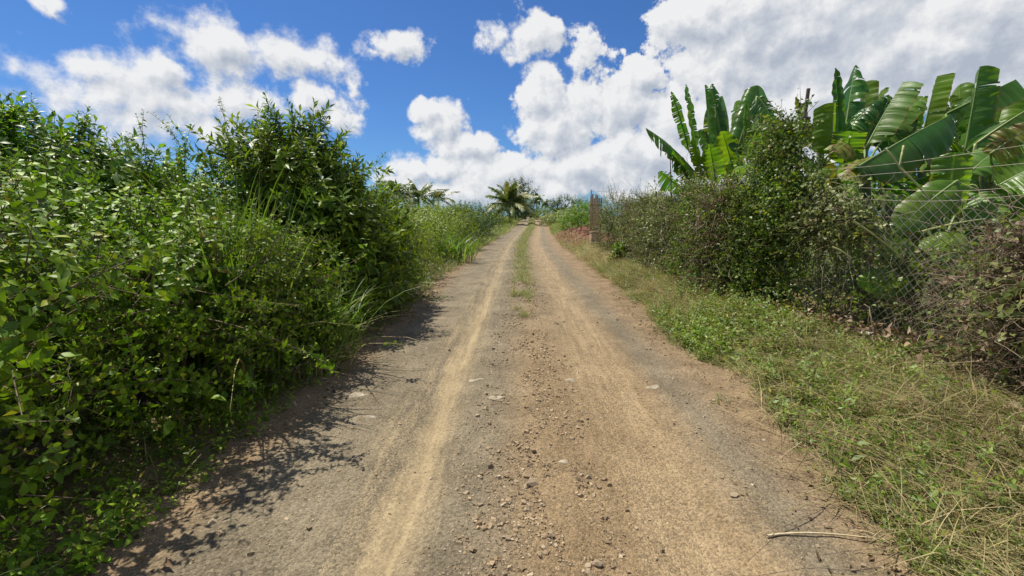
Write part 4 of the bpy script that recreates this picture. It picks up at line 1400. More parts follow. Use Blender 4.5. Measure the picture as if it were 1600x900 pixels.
def banana(label, base, stem_top, r0=.10, group='banana plants behind the fence', name='banana_plant', cat='banana plant'):
    b = np.array([base[0], base[1], .12])
    root = thing(name, label, cat, b, group)
    top = np.asarray(stem_top, float)
    V, F, M, U = tubes([bez(b, (b + top) / 2 + np.array([.03, 0, 0]), top, 9)], r0, 10, .55)
    part('pseudostem', root, V, F, M_PSEUDO, M)
    return root, top


def bl(root, b, t, Y0, Y1, W, mat, top=None, **kw):
    return banana_leaf(root, P(b[0], b[1], Y0), P(t[0], t[1], Y1), W, mat, petiole=top, **kw)


# left, torn group
bA, tA = banana('torn banana plant with ragged upright leaves, leftmost above the vine fence', (at_px(1112, 9.6), 9.6), P(1112, 300, 9.6), .12)
bl(bA, (1092, 277), (1009, 200), 9.6, 8.9, 0.55, B_DARK, tA, torn=.9, hang=1.1, fold=.1, sag=.10, seed=1, face=(-.2, -.7, .8))
bl(bA, (1076, 235), (1049, 143), 9.5, 9.2, .26, B_DARK, tA, torn=.8, hang=.35, fold=.9, seed=2)
bl(bA, (1090, 262), (1071, 132), 9.6, 9.7, .42, B_DARK, tA, torn=.45, fold=1.0, seed=3, roll=35)
bl(bA, (1112, 272), (1101, 133), 9.5, 9.5, .55, B_DARK, tA, torn=.35, f2=(-1.2, .3), seed=4, roll=-25)
bl(bA, (1135, 270), (1113, 131), 9.9, 10.3, .50, B_DARK, tA, torn=.7, fold=.8, seed=5, roll=30, hang=.3)
bl(bA, (1150, 282), (1128, 205), 9.2, 9.0, .48, B_LIT, tA, torn=.15, fold=.35, seed=6, roll=15)
bl(bA, (1118, 285), (1108, 225), 9.1, 8.9, .42, B_MID, tA, torn=.2, fold=.3, seed=7, roll=-10)
bl(bA, (1100, 285), (1082, 215), 9.3, 9.0, .36, B_LIT, tA, torn=.4, fold=.4, seed=8, roll=-30)
bl(bA, (1080, 290), (1052, 235), 9.4, 9.0, .30, B_DARK, tA, torn=.8, fold=.3, hang=.8, seed=9)
bl(bA, (1068, 300), (1030, 268), 9.6, 9.3, .34, B_DARK, tA, torn=.8, fold=.2, hang=.9, seed=10)
bB, tB = banana('banana plant with a furled pale new leaf, just left of the vine-covered post', (at_px(1176, 8.9), 8.9), P(1172, 285, 8.9), .11)
bl(bB, (1150, 238), (1186, 134), 8.9, 9.2, .55, B_DARK, tB, torn=.3, f2=(.5, -1.0), seed=11, roll=25, cut=.3)
bl(bB, (1166, 245), (1166, 160), 8.8, 8.8, .20, B_MID, tB, torn=0, fold=1.25, seed=12)
bl(bB, (1172, 250), (1183, 203), 8.6, 8.5, .40, B_PALE, tB, torn=0, fold=.7, seed=13, cut=.4)
bl(bB, (1182, 150), (1213, 205), 9.1, 8.8, .45, B_DARK, P(1175, 230, 8.9), torn=.7, hang=.7, fold=.1, sag=.2, seed=14)
bl(bB, (1180, 262), (1216, 215), 8.9, 8.8, .42, B_MID, tB, torn=.4, fold=.4, seed=15, roll=20)
bl(bB, (1172, 270), (1156, 262), 8.5, 7.9, .40, B_PALE, tB, torn=.2, fold=.2, seed=16, sag=.2)
bl(bB, (1192, 244), (1170, 290), 8.7, 8.2, .40, B_DEAD, tB, torn=.85, hang=1.2, fold=-.2, sag=.2, seed=17, rib=M_TWIG)

# behind the post
bC, tC = banana('banana plant with one bright backlit leaf beside a grey stem, right of the vine-covered post', (at_px(1282, 6.6), 6.6), P(1283, 262, 6.6), .075)
V, F, M, U = tubes([np.array([P(1281, 270, 6.6), P(1283, 215, 6.6), P(1287, 168, 6.6)])], .05, 8, .7)
part('sheath', bC, V, F, M_PSEUDO, M)
bl(bC, (1298, 240), (1303, 160), 6.3, 6.3, .50, B_LIT, tC, torn=.03, f2=(.25, -1.35), seed=21, cut=.5, roll=10)
bl(bC, (1311, 240), (1306, 106), 6.4, 6.4, .22, B_DARK, tC, torn=.15, fold=1.15, seed=22, roll=40)
bl(bC, (1316, 235), (1336, 102), 6.7, 7.0, .44, B_DARK, tC, torn=.5, f2=(-1.1, .3), seed=23, roll=-10, hang=.3)
bl(bC, (1270, 220), (1243, 152), 6.8, 6.9, .16, B_YELL, tC, torn=.5, fold=.9, seed=24)
bl(bC, (1330, 225), (1304, 238), 6.2, 5.8, .34, B_YELL, tC, torn=.6, hang=.6, fold=0, seed=25, sag=.12)
bl(bC, (1290, 215), (1240, 190), 6.9, 7.2, .42, B_MID, tC, torn=.5, fold=.2, hang=.5, seed=26)
bl(bC, (1318, 255), (1330, 205), 6.2, 6.1, .40, B_MID, tC, torn=.1, fold=.3, seed=27, cut=.3)
bl(bC, (1285, 265), (1268, 283), 6.2, 5.9, .30, B_MID, tC, torn=.2, fold=.2, seed=28, sag=.2)

bD, tD = banana('banana plant with a pale broad leaf and a long dark leaf sweeping right', (at_px(1360, 6.2), 6.2), P(1352, 262, 6.2), .09)
bl(bD, (1356, 225), (1411, 128), 6.1, 6.1, .50, B_PALE, tD, torn=.14, f2=(-1.45, .15), seed=31, roll=-8, cut=.5)
bl(bD, (1322, 205), (1364, 163), 6.4, 6.3, .38, B_DARK, tD, torn=.5, fold=.1, hang=.4, seed=32, face=(-.3, -.5, 1))
bl(bD, (1350, 225), (1390, 150), 6.8, 7.0, .46, B_DARK, tD, torn=.5, fold=.75, seed=33, roll=25)
bl(bD, (1382, 215), (1442, 150), 6.9, 7.2, .40, B_MID, tD, torn=.6, fold=.2, hang=.3, seed=34)
bl(bD, (1338, 262), (1492, 176), 5.4, 5.6, .62, B_DARK, tD, torn=.14, f2=(-1.3, .05), hang=.35, seed=35, face=(-.2, -1, .45), sag=.03)
bl(bD, (1372, 245), (1320, 282), 5.8, 5.4, .36, B_YELL, tD, torn=.3, fold=.1, hang=.5, seed=36, sag=.12)
bl(bD, (1385, 245), (1360, 275), 5.9, 5.6, .34, B_DEAD, tD, torn=.85, fold=-.1, hang=1.3, seed=37, sag=.2, rib=M_TWIG)

bE, tE = banana('banana plant with a cut-off upright pale leaf, in the middle of the right group', (at_px(1440, 6.9), 6.9), P(1440, 258, 6.9), .09)
bl(bE, (1444, 200), (1464, 119), 6.6, 6.6, .44, B_LIT, tE, torn=.08, f2=(-1.3, .2), seed=41, cut=.75)
bl(bE, (1462, 215), (1472, 150), 6.9, 7.1, .36, B_DARK, tE, torn=.4, fold=.5, seed=42, roll=30)
bl(bE, (1440, 215), (1405, 185), 7.1, 7.4, .40, B_DARK, tE, torn=.5, fold=.2, hang=.5, seed=43)
bl(bE, (1470, 225), (1425, 232), 6.3, 6.0, .40, B_DARK, tE, torn=.4, fold=.1, hang=.5, seed=44, sag=.12)
bl(bE, (1430, 240), (1392, 222), 6.6, 6.2, .36, B_MID, tE, torn=.4, fold=.2, hang=.3, seed=45)
bl(bE, (1450, 245), (1478, 255), 6.2, 5.8, .36, B_MID, tE, torn=.3, fold=.2, hang=.3, seed=46, sag=.15)

bF, tF = banana('tallest banana plant at the right with one dark leaf upright and one sweeping right', (at_px(1512, 6.0), 6.0), P(1512, 262, 6.0), .10)
bl(bF, (1508, 235), (1531, 104), 5.8, 5.8, .42, B_DARK, tF, torn=.4, f2=(-1.2, .2), seed=51, roll=-12, cut=.25, hang=.1)
bl(bF, (1478, 178), (1587, 124), 6.1, 6.0, .48, B_DARK, tF, torn=.15, f2=(-1.3, .1), hang=.3, seed=52, face=(-.2, -1, .3), cut=.35, sag=.0)
bl(bF, (1478, 200), (1516, 150), 6.3, 6.5, .44, B_DARK, tF, torn=.4, f2=(-1.2, .3), seed=53)
bl(bF, (1556, 215), (1574, 140), 6.4, 6.6, .44, B_LIT, tF, torn=.1, fold=.5, seed=54, cut=.2)
bl(bF, (1520, 240), (1560, 190), 6.2, 6.2, .36, B_PALE, tF, torn=.5, fold=.3, hang=.3, seed=55)
bl(bF, (1500, 240), (1466, 205), 6.0, 5.8, .34, B_MID, tF, torn=.4, fold=.3, hang=.3, seed=56)
bl(bF, (1505, 250), (1480, 270), 5.7, 5.4, .34, B_DARK, tF, torn=.5, fold=.1, hang=.6, seed=57, sag=.2)

bG, tG = banana('banana plant with a broad arching leaf cut by the right edge of the picture', (at_px(1570, 5.1), 5.1), P(1548, 285, 5.1), .09)
bl(bG, (1524, 225), (1640, 152), 5.0, 4.9, .56, B_DARK, P(1518, 262, 5.0), torn=.15, f2=(-1.2, .1), hang=.35, seed=61, face=(-.2, -1, .5), rib=M_RIBY)
bl(bG, (1548, 240), (1625, 190), 4.6, 4.4, .36, B_YELL, tG, torn=.4, fold=.1, hang=.6, seed=62)
bl(bG, (1550, 250), (1622, 225), 4.9, 4.6, .38, B_DARK, tG, torn=.15, fold=.1, hang=.2, seed=63, face=(-.3, -.6, 1))
bl(bG, (1560, 290), (1640, 250), 4.4, 4.2, .40, B_MID, tG, torn=.12, fold=.15, hang=.2, seed=64, face=(-.3, -.8, .8))
bl(bG, (1585, 330), (1620, 270), 4.6, 4.4, .46, B_DARK, tG, torn=.12, fold=.2, seed=65)

bH, tH = banana('low young banana plant with huge pale leaves pressing against the open mesh', (at_px(1450, 4.7), 4.75), P(1468, 400, 4.75), .08)
bl(bH, (1496, 282), (1398, 362), 4.6, 4.5, .34, B_MID, P(1500, 330, 4.7), torn=.06, fold=.1, hang=.1, seed=71, face=(-.35, -1, .5))
bl(bH, (1480, 340), (1494, 238), 4.7, 4.7, .34, B_MID, tH, torn=.05, fold=.35, seed=72, roll=25, cut=.15)
bl(bH, (1515, 270), (1566, 228), 4.8, 4.9, .30, B_PALE, P(1500, 300, 4.8), torn=.05, fold=.25, seed=73, face=(-.3, -.8, .8))
bl(bH, (1495, 330), (1508, 246), 4.9, 5.0, .32, B_PALE, tH, torn=.1, fold=.6, seed=74, roll=-35)
bl(bH, (1530, 300), (1545, 350), 4.7, 4.5, .36, B_MID, P(1515, 290, 4.75), torn=.1, fold=.1, hang=.2, seed=75)
bl(bH, (1440, 350), (1380, 300), 4.9, 4.9, .28, B_MID, tH, torn=.15, fold=.1, hang=.2, seed=76, face=(-.3, -.7, .9))
bl(bH, (1470, 400), (1520, 425), 4.5, 4.4, .36, B_PALE, tH, torn=.05, fold=.15, hang=.2, seed=77, face=(-.35, -.8, .9))
bl(bH, (1445, 395), (1505, 365), 4.6, 4.6, .34, B_MID, tH, torn=.1, fold=.1, hang=.2, seed=78, face=(-.35, -.8, .9))
bl(bH, (1440, 410), (1330, 345), 4.6, 4.7, .36, B_MID, tH, torn=.1, fold=.1, hang=.3, seed=79, face=(-.35, -.8, .9), rib=M_RIBY)
bl(bH, (1430, 430), (1340, 440), 4.5, 4.5, .32, B_MID, tH, torn=.2, fold=.1, hang=.4, seed=80, rib=M_RIBY)
for a, b_ in (((1406, 262), (1464, 326)), ((1334, 346), (1412, 405)), ((1440, 362), (1540, 342)), ((1382, 232), (1406, 262)), ((1412, 228), (1405, 262)), ((1300, 386), (1330, 404))):
    V, F, M, U = tubes([bez(P(*a, 4.45), (P(*a, 4.4) + P(*b_, 4.4)) / 2 + np.array([0, 0, .03]), P(*b_, 4.4), 6)], .011, 6, .6)
    part('petiole', bH, V, F, M_RIBY, M)

# further bananas behind, only their tops show between the near leaves
rb = np.random.default_rng(77)
for i, (x, y, h, lb) in enumerate([(7.2, 8.6, 1.9, 'shaded banana plant deep behind the fence, below the pale broad leaf'), (8.6, 8.2, 2.0, 'shaded banana plant deep behind the fence, below the cut-off leaf'),
                                   (9.3, 7.6, 2.1, 'shaded banana plant deep behind the fence at the right edge'), (5.6, 8.0, 1.8, 'shaded banana plant behind the long dark leaf'),
                                   (6.6, 6.4, 1.5, 'low shaded banana plant behind the tallest banana'), (7.0, 5.2, 1.5, 'low banana plant at the right edge behind the bramble'),
                                   (5.6, 5.7, 1.3, 'small shaded banana sucker behind the young banana')]):
    root, top = banana(lb, (x, y), (x, y, h * .8), .10)
    for k in range(9):
        a = k * 2.4 + rb.normal(0, .3)
        e = rb.uniform(.2, 1.15)
        L = rb.uniform(.9, 1.3)
        b0 = top + np.array([math.cos(a) * .15, math.sin(a) * .15, .18])
        t0 = b0 + np.array([math.cos(a) * math.cos(e), math.sin(a) * math.cos(e), math.sin(e)]) * L
        t0[2] = min(t0[2], 1.5 + (y * (338 - 212) / FPX))
        banana_leaf(root, b0, t0, rb.uniform(.32, .46), (B_DARK, B_MID, B_DARK, B_MID, B_YELL)[k % 5] if k != 4 or i % 2 else B_DARK, face=(-math.cos(a), -math.sin(a), 1.2), torn=rb.choice([.1, .3, .5]), hang=.3, fold=.2, sag=.1, seed=300 + i * 10 + k, petiole=top)

for i, (px, Y, base, tops, lb) in enumerate([
        (1345, 7.6, (1345, 262), [(1352, 128, .30, B_LIT), (1330, 150, .28, B_DARK), (1376, 142, .30, B_MID), (1318, 172, .32, B_DARK), (1385, 178, .30, B_MID)], 'banana plant behind the pale broad leaf, narrow upright leaves'),
        (1425, 8.0, (1425, 258), [(1432, 138, .30, B_DARK), (1408, 150, .32, B_LIT), (1450, 150, .28, B_MID), (1395, 176, .32, B_DARK), (1466, 182, .32, B_MID)], 'banana plant behind the cut-off pale leaf, narrow upright leaves'),
        (1495, 7.4, (1495, 258), [(1500, 132, .30, B_MID), (1484, 150, .30, B_LIT), (1520, 158, .30, B_DARK), (1470, 180, .34, B_MID), (1540, 180, .32, B_DARK)], 'banana plant behind the tallest banana, narrow upright leaves'),
        (1570, 7.0, (1570, 262), [(1580, 150, .32, B_DARK), (1556, 160, .30, B_LIT), (1600, 172, .32, B_MID), (1545, 190, .32, B_DARK), (1615, 200, .34, B_MID)], 'banana plant at the right edge behind the sweeping leaf'),
        (1385, 7.0, (1385, 262), [(1372, 160, .26, B_DARK), (1398, 165, .26, B_DARK), (1350, 185, .28, B_MID), (1420, 182, .28, B_DARK), (1338, 205, .28, B_DARK)], 'banana plant with narrow dark leaves filling the gap above the long dark leaf'),
        (1535, 6.8, (1535, 262), [(1540, 150, .26, B_DARK), (1515, 170, .26, B_MID), (1558, 172, .26, B_DARK), (1490, 190, .28, B_DARK), (1580, 196, .28, B_MID)], 'banana plant with narrow dark leaves right of the tallest one'),
        (1140, 10.6, (1140, 300), [(1128, 150, .34, B_DARK), (1150, 158, .32, B_MID), (1106, 170, .34, B_MID), (1168, 190, .36, B_DARK), (1090, 205, .36, B_DARK)], 'banana plant behind the leftmost torn one'),
        (1205, 9.8, (1205, 280), [(1200, 178, .34, B_MID), (1222, 190, .32, B_DARK), (1188, 190, .34, B_LIT), (1240, 212, .36, B_MID)], 'banana plant half hidden behind the vine-covered post')]):
    root, top = banana(lb, (at_px(px, Y), Y), P(base[0], base[1], Y), .09)
    for k, (tx, ty, w, mt) in enumerate(tops):
        bx = base[0] + (tx - base[0]) * .35
        by = base[1] - 28 - 6 * (k % 3)
        bl(root, (bx, by), (tx, ty), Y - .1, Y + .1, w * 1.25, mt, top, torn=(.1, .5, .3, .6, .4)[k], f2=((-1.2, .25), (.3, -1.2), (-1.0, .4), (.4, .9), (.6, .6))[(k + i) % 5], seed=700 + i * 10 + k, roll=rb.uniform(-25, 25), cut=(.3, 0, .4, 0, .2)[(k + i) % 5], hang=.15, sag=.02)

# undergrowth behind the mesh
for i, (x, y, h, n, tp, mt, lb) in enumerate([
        (4.5, 3.6, .75, 161, S_BROAD, L_VINE, 'broad-leaved weeds behind the open mesh at the right'),
        (4.4, 4.7, .70, 161, S_BROAD, L_VINE, 'broad-leaved weeds behind the open mesh below the young banana'),
        (4.6, 6.0, 1.15, 204, S_VINE, L_VINE, 'dark creeper mound behind the dense vine'),
        (4.9, 5.2, 1.25, 186, S_BROAD, L_VINE, 'leafy weeds climbing between the bananas behind the mesh'),
        (4.2, 8.4, 1.5, 260, S_MIDL, L_CENT, 'dark undergrowth at the foot of the torn banana'),
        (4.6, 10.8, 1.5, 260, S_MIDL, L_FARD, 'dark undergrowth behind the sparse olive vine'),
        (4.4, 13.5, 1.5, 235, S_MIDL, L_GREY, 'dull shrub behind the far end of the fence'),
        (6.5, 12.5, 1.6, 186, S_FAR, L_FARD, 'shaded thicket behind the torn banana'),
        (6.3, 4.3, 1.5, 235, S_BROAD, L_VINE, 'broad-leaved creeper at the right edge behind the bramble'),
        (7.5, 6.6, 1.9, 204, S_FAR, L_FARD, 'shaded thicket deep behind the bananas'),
        (6.4, 7.4, 2.7, 260, S_MIDL, L_CENT, 'dark thicket filling the gap under the long dark leaf'),
        (5.6, 7.4, 2.1, 235, S_MIDL, L_CENT, 'dark leafy thicket behind the dead hanging banana leaves'),
        (4.6, 6.9, 1.9, 204, S_MIDL, L_CENT, 'dark thicket right behind the vine-covered post')]):
    shrub('undergrowth_weed' if h < 1 else 'undergrowth_shrub', lb, 'undergrowth', (x, y), [(0, 0, h * .5, .6, .8, h * .55), (.5, .3, h * .45, .6, .7, h * .5)], n, tp, mt, 'undergrowth behind the fence', stems=3, seed=160 + i, s=(.7, 1.15), upbias=.2)


# ------------------------------------------------------------------ verges, grass strip, litter, gravel (uncountable)
def stuff(name, label, pieces, mats):
    V, F, M, U = merge(*pieces)
    o = part(name, None, V, F, mats, M, U, kind='stuff')
    o['label'] = label
    return o


rv = np.random.default_rng(400)


def verge_points(r, k, y0, y1, edge0, edge1, power=1.7, side=1, thr=None):
    y = y0 + (y1 - y0) * r.uniform(0, 1, k) ** power
    u = r.uniform(0, 1, k)
    e0 = edge0(y)
    x = e0 + (edge1(y) - e0) * u
    x = x * side + cx(y)
    if thr is not None:
        nz = vnoise(x * 2.1 + 3, y * 1.5)
        keep = nz + (u - .12) * .9 > thr
        x, y = x[keep], y[keep]
    return np.stack([x, y, surf(x, y) - .005], 1)


def redge(y):
    return np.interp(y, [1.5, 2.3, 3.1, 3.9, 4.6, 5.4, 7, 10, 17, 40], [1.62, 1.78, 1.90, 2.12, 1.95, 1.80, 2.0, 2.1, 2.0, 2.0]) + .12 * (vnoise(y * 3.1, y * 0) - .5)


# green weeds and grass of the right verge
p = verge_points(rv, 5200, 1.3, 12, redge, lambda y: fence_x(y) - .02, 1.5, thr=.30)
D = np.stack([rv.normal(-.1, .5, len(p)), rv.normal(0, .5, len(p)), np.ones(len(p))], 1)
green = sstep(p[:, 1], 2.2, 4.6)
keep = rv.uniform(0, 1, len(p)) < .62 + .78 * green * (1 - .5 * sstep(p[:, 1], 7, 11))
wa = scatter_sprigs(rv, S_WEED, p[keep] + np.array([0, 0, .02]), D[keep], .4, .95)
p2 = p[rv.uniform(0, 1, len(p)) < .05 + .75 * np.exp(-((p[:, 1] - 5.6) / 1.3) ** 2) * (p[:, 0] < 3.1)]
D2 = np.stack([rv.normal(-.1, .45, len(p2)), rv.normal(0, .45, len(p2)), np.ones(len(p2))], 1)
wb = scatter_sprigs(rv, S_WEED, p2 + np.array([0, 0, .09]), D2, .8, 1.4)
wb2 = blades(rv, p2, rv.uniform(.10, .22, len(p2)), np.full(len(p2), .005), rv.uniform(.1, .5, len(p2)), 3, 1, .4)
stuff('verge_weeds', 'low bright green weeds covering the right verge below the fence', [wa, wb, wb2], [L_WEED, M_GTWIG])
p = verge_points(rv, 21000, 1.2, 13, redge, lambda y: fence_x(y) + .3, 1.5, thr=.26)
k = len(p)
ga = blades(rv, p, rv.uniform(.05, .22, k), rv.uniform(.004, .009, k), rv.uniform(.1, 1.3, k), 3, 0, .8)
stuff('verge_grass', 'short mixed grass growing over the right verge', [ga], [L_GRASS])
p = verge_points(rv, 14000, 1.2, 16, lambda y: redge(y) - .06, lambda y: fence_x(y), 1.4, thr=.34)
dr = 1 - .8 * np.exp(-((p[:, 1] - 5.2) / 1.5) ** 2)
p = p[rv.uniform(0, 1, len(p)) < dr]
k = len(p)
da = blades(rv, p, rv.uniform(.06, .34, k), rv.uniform(.0025, .006, k), rv.uniform(.3, 2.4, k), 3, 0, 1.1)
cc = verge_points(rv, 90, 1.3, 9, lambda y: redge(y) + .1, lambda y: fence_x(y) - .1, 1.3)
cl = np.repeat(cc, 34, axis=0) + rv.normal(0, .07, (len(cc) * 34, 3)) * np.array([1, 1, 0])
kc = len(cl)
dc = blades(rv, cl, rv.uniform(.14, .42, kc), rv.uniform(.003, .007, kc), rv.uniform(.1, 1.2, kc), 4, 0, 1.0)
stuff('dry_grass', 'dry straw and dead grass stalks over the right verge', [da, dc], [L_STRAW])
p = verge_points(rv, 3000, 9, 30, lambda y: redge(y) - .05, lambda y: np.interp(y, [9, 14, 20, 30], [3.1, 3.1, 3.3, 2.6]), 1.2, thr=.1)
k = len(p)
db = blades(rv, p, rv.uniform(.12, .42, k), rv.uniform(.008, .016, k), rv.uniform(.1, 1.0, k), 3, 0, .8)
stuff('dry_tall_grass', 'pale dry seeding grass on the verge before the pink pillar', [db], [L_STRAW])
p = verge_points(rv, 7000, 9, 60, redge, lambda y: np.interp(y, [9, 20, 30, 60], [3.3, 4.2, 3.0, 6.0]), 1.3, thr=.2)
p2 = verge_points(rv, 4500, 30, 110, lambda y: 1.9 + y * 0, lambda y: 8.0 + y * 0, 1.2)
q = (((p2[:, 0] - 3.8) / 2.0) ** 2 + ((p2[:, 1] - 27) / 8.0) ** 2) > 1.0
p = np.vstack([p, p2[q]])
q = (((p[:, 0] - 3.8) / 1.8) ** 2 + ((p[:, 1] - 27) / 7.0) ** 2) > 1.0
p = p[q]
k = len(p)
sc = .7 + p[:, 1] / 45
gb = blades(rv, p, rv.uniform(.1, .35, k) * sc, rv.uniform(.010, .02, k) * sc, rv.uniform(.1, .9, k), 3, 0, .7)
stuff('far_verge_grass', 'rough green grass on the right bank towards the road end', [gb], [L_GRASS])
# left verge
def ledge(y):
    return np.interp(y, [1.5, 5, 7, 9, 17, 40], [1.95, 1.95, 1.78, 1.85, 1.75, 1.6]) + .12 * (vnoise(y * 2.7, y * 0 + 8) - .5)


p = verge_points(rv, 7000, 6.5, 40, ledge, lambda y: 2.7 + y * 0, 1.3, side=-1, thr=.12)
k = len(p)
sc = .7 + p[:, 1] / 30
lg = blades(rv, p, rv.uniform(.08, .30, k) * sc, rv.uniform(.008, .014, k) * sc, rv.uniform(.1, .9, k), 3, 0, .7)
p = verge_points(rv, 5500, 34, 110, lambda y: 1.75 + y * 0, lambda y: 6.5 + y * 0, 1.2, side=-1)
k = len(p)
lg2 = blades(rv, p, rv.uniform(.25, .75, k), rv.uniform(.03, .06, k), rv.uniform(.1, .9, k), 3, 0, .7)
stuff('left_verge_grass', 'green grass along the foot of the left hedge and on the far left bank', [lg, lg2], [L_GRASS])
p = verge_points(rv, 1500, 1.3, 6.5, lambda y: 1.85 + y * 0, lambda y: 2.6 + y * 0, 1.2, side=-1, thr=.3)
k = len(p)
lg3 = blades(rv, p, rv.uniform(.08, .3, k), rv.uniform(.004, .009, k), rv.uniform(.2, 1.2, k), 3, 0, .8)
p = verge_points(rv, 700, 1.3, 6.5, lambda y: 1.8 + y * 0, lambda y: 2.5 + y * 0, 1.2, side=-1)
D = np.stack([rv.normal(.1, .5, len(p)), rv.normal(0, .5, len(p)), np.ones(len(p))], 1)
lw = scatter_sprigs(rv, S_WEED, p, D, .6, 1.2)
stuff('hedge_foot_weeds', 'shaded grass and weeds at the foot of the near left hedge', [(lg3[0], lg3[1], lg3[2] + 2, lg3[3]), lw], [L_LANT, M_GTWIG, L_GRASS])
# grass strip between the wheel tracks
k = 11000
y = 6.0 + (90 - 6.0) * rv.uniform(0, 1, k) ** 2.4
wd = .30 * sstep(y, 5.6, 9) * (.55 + .9 * vnoise(y * .8, y * 0 + 4)) * (1 + sstep(y, 12, 40) * .5)
x = .07 + rv.normal(0, .45, k) * wd + cx(y)
nz = vnoise(x * 3, y * 1.2)
kp = nz > .52 - .42 * sstep(y, 5.5, 11)
x, y = x[kp], y[kp]
k = len(x)
sc = .8 + y / 28
gs = blades(rv, np.stack([x, y, surf(x, y) - .004], 1), rv.uniform(.05, .15, k) * sc, rv.uniform(.005, .010, k) * sc, rv.uniform(.1, 1.0, k), 3, 0, .7)
kd = k // 3
ii = rv.choice(k, kd)
gd = blades(rv, np.stack([x[ii], y[ii], surf(x[ii], y[ii]) - .004], 1) + rv.normal(0, .02, (kd, 3)) * [1, 1, 0], rv.uniform(.05, .16, kd) * sc[ii], rv.uniform(.004, .008, kd) * sc[ii], rv.uniform(.2, 1.3, kd), 3, 1, .8)
stuff('median_grass', 'strip of grass growing between the two wheel tracks', [gs, gd], [L_GRASS, L_STRAW])


def tuft(label, px, py, n, L, seed, straw=.3):
    r = np.random.default_rng(seed)
    b = G(px, py)
    b[2] = float(surf(b[0], b[1]))
    root = thing('grass_tuft', label, 'grass tuft', b, 'small grass tufts on the road')
    pos = b + np.stack([r.normal(0, .05, n), r.normal(0, .09, n), np.zeros(n)], 1)
    p1 = blades(r, pos, L * r.uniform(.5, 1.1, n), r.uniform(.004, .008, n), r.uniform(.1, .9, n), 4, 0, .7)
    m = int(n * straw)
    p2 = blades(r, pos[:m] + r.normal(0, .03, (m, 3)) * [1, 1, 0], L * r.uniform(.4, 1, m), np.full(m, .004), r.uniform(.3, 1.4, m), 4, 1, .9)
    V, F, M, U = merge(p1, p2)
    part('blades', root, V, F, [L_GRASS, L_STRAW], M, U, kind='stuff')


tuft('nearest small green grass tuft on the ridge between the wheel tracks', 821, 499, 70, .13, 501)
tuft('pale grass tuft on the ridge just behind the nearest green one', 808, 487, 50, .14, 502, .8)
tuft('dry-tipped grass tuft where the grass strip between the tracks begins', 806, 465, 120, .18, 503, .8)
tuft('tiny green tuft on bare soil near the right verge', 1128, 632, 26, .08, 504)
tuft('withered grey tuft at the road edge beside the fallen stalk', 1440, 838, 60, .12, 505, 1.0)

# dead leaves
def dry_leaves(r, pos, s0, s1):
    tp = [leaf(1, .5, .9, .5, 3, 'ovate', 0, .2), leaf(1, .32, 1.3, -.4, 3, 'lance', 0, -.3), leaf(1, .55, .7, .9, 3, 'ovate', 0, .1)]
    k = len(pos)
    D = r.normal(0, .5, (k, 3)) + np.array([0, 0, 1.])
    return scatter(tp, r.integers(0, 3, k), pos, frames(D, r.uniform(0, 6.28, k)), r.uniform(s0, s1, k))


yy_ = rv.uniform(2.0, 7.4, 1500)
xx_ = fence_x(yy_) + rv.normal(-.10, .19, 1500)
la = dry_leaves(rv, np.stack([xx_, yy_, surf(xx_, yy_) + rv.uniform(.02, .20, 1500)], 1), .035, .105)
stuff('leaf_litter', 'pale dry leaf litter heaped along the foot of the fence', [la], [L_DRY])
yy_ = rv.uniform(1.4, 8, 500)
xx_ = -1.95 + rv.normal(0, .25, 500)
la = dry_leaves(rv, np.stack([xx_, yy_, surf(xx_, yy_) + .008], 1), .025, .07)
yy_ = rv.uniform(1.4, 9, 420)
xx_ = redge(yy_) + rv.normal(-.12, .2, 420)
lb_ = dry_leaves(rv, np.stack([xx_, yy_, surf(xx_, yy_) + .008], 1), .015, .05)
stuff('fallen_leaves', 'small brown fallen leaves and chaff along both road edges', [la, lb_], [L_DRY])


# stones
def stone_tpl(r, flat=.65, rough=.22):
    ph = (1 + 5 ** .5) / 2
    V = np.array([(-1, ph, 0), (1, ph, 0), (-1, -ph, 0), (1, -ph, 0), (0, -1, ph), (0, 1, ph), (0, -1, -ph), (0, 1, -ph), (ph, 0, -1), (ph, 0, 1), (-ph, 0, -1), (-ph, 0, 1)], float)
    F = np.array([(0, 11, 5), (0, 5, 1), (0, 1, 7), (0, 7, 10), (0, 10, 11), (1, 5, 9), (5, 11, 4), (11, 10, 2), (10, 7, 6), (7, 1, 8), (3, 9, 4), (3, 4, 2), (3, 2, 6), (3, 6, 8), (3, 8, 9), (4, 9, 5), (2, 4, 11), (6, 2, 10), (8, 6, 7), (9, 8, 1)])
    V /= np.linalg.norm(V, axis=1, keepdims=True)
    V *= (1 + r.normal(0, rough, (12, 1)))
    V *= np.array([1, r.uniform(.65, .95), flat * r.uniform(.7, 1.15)])
    return Tpl(V * .5, F, np.zeros(20, int), np.zeros((12, 2)))


rs = np.random.default_rng(600)
ST = [stone_tpl(rs) for _ in range(10)]


def stones(r, x, y, size):
    k = len(x)
    D = r.normal(0, .35, (k, 3)) + np.array([0, 0, 1.])
    pos = np.stack([x, y, surf(x, y) + size * .05], 1)
    return scatter(ST, r.integers(0, 10, k), pos, frames(D, r.uniform(0, 6.28, k)), size)


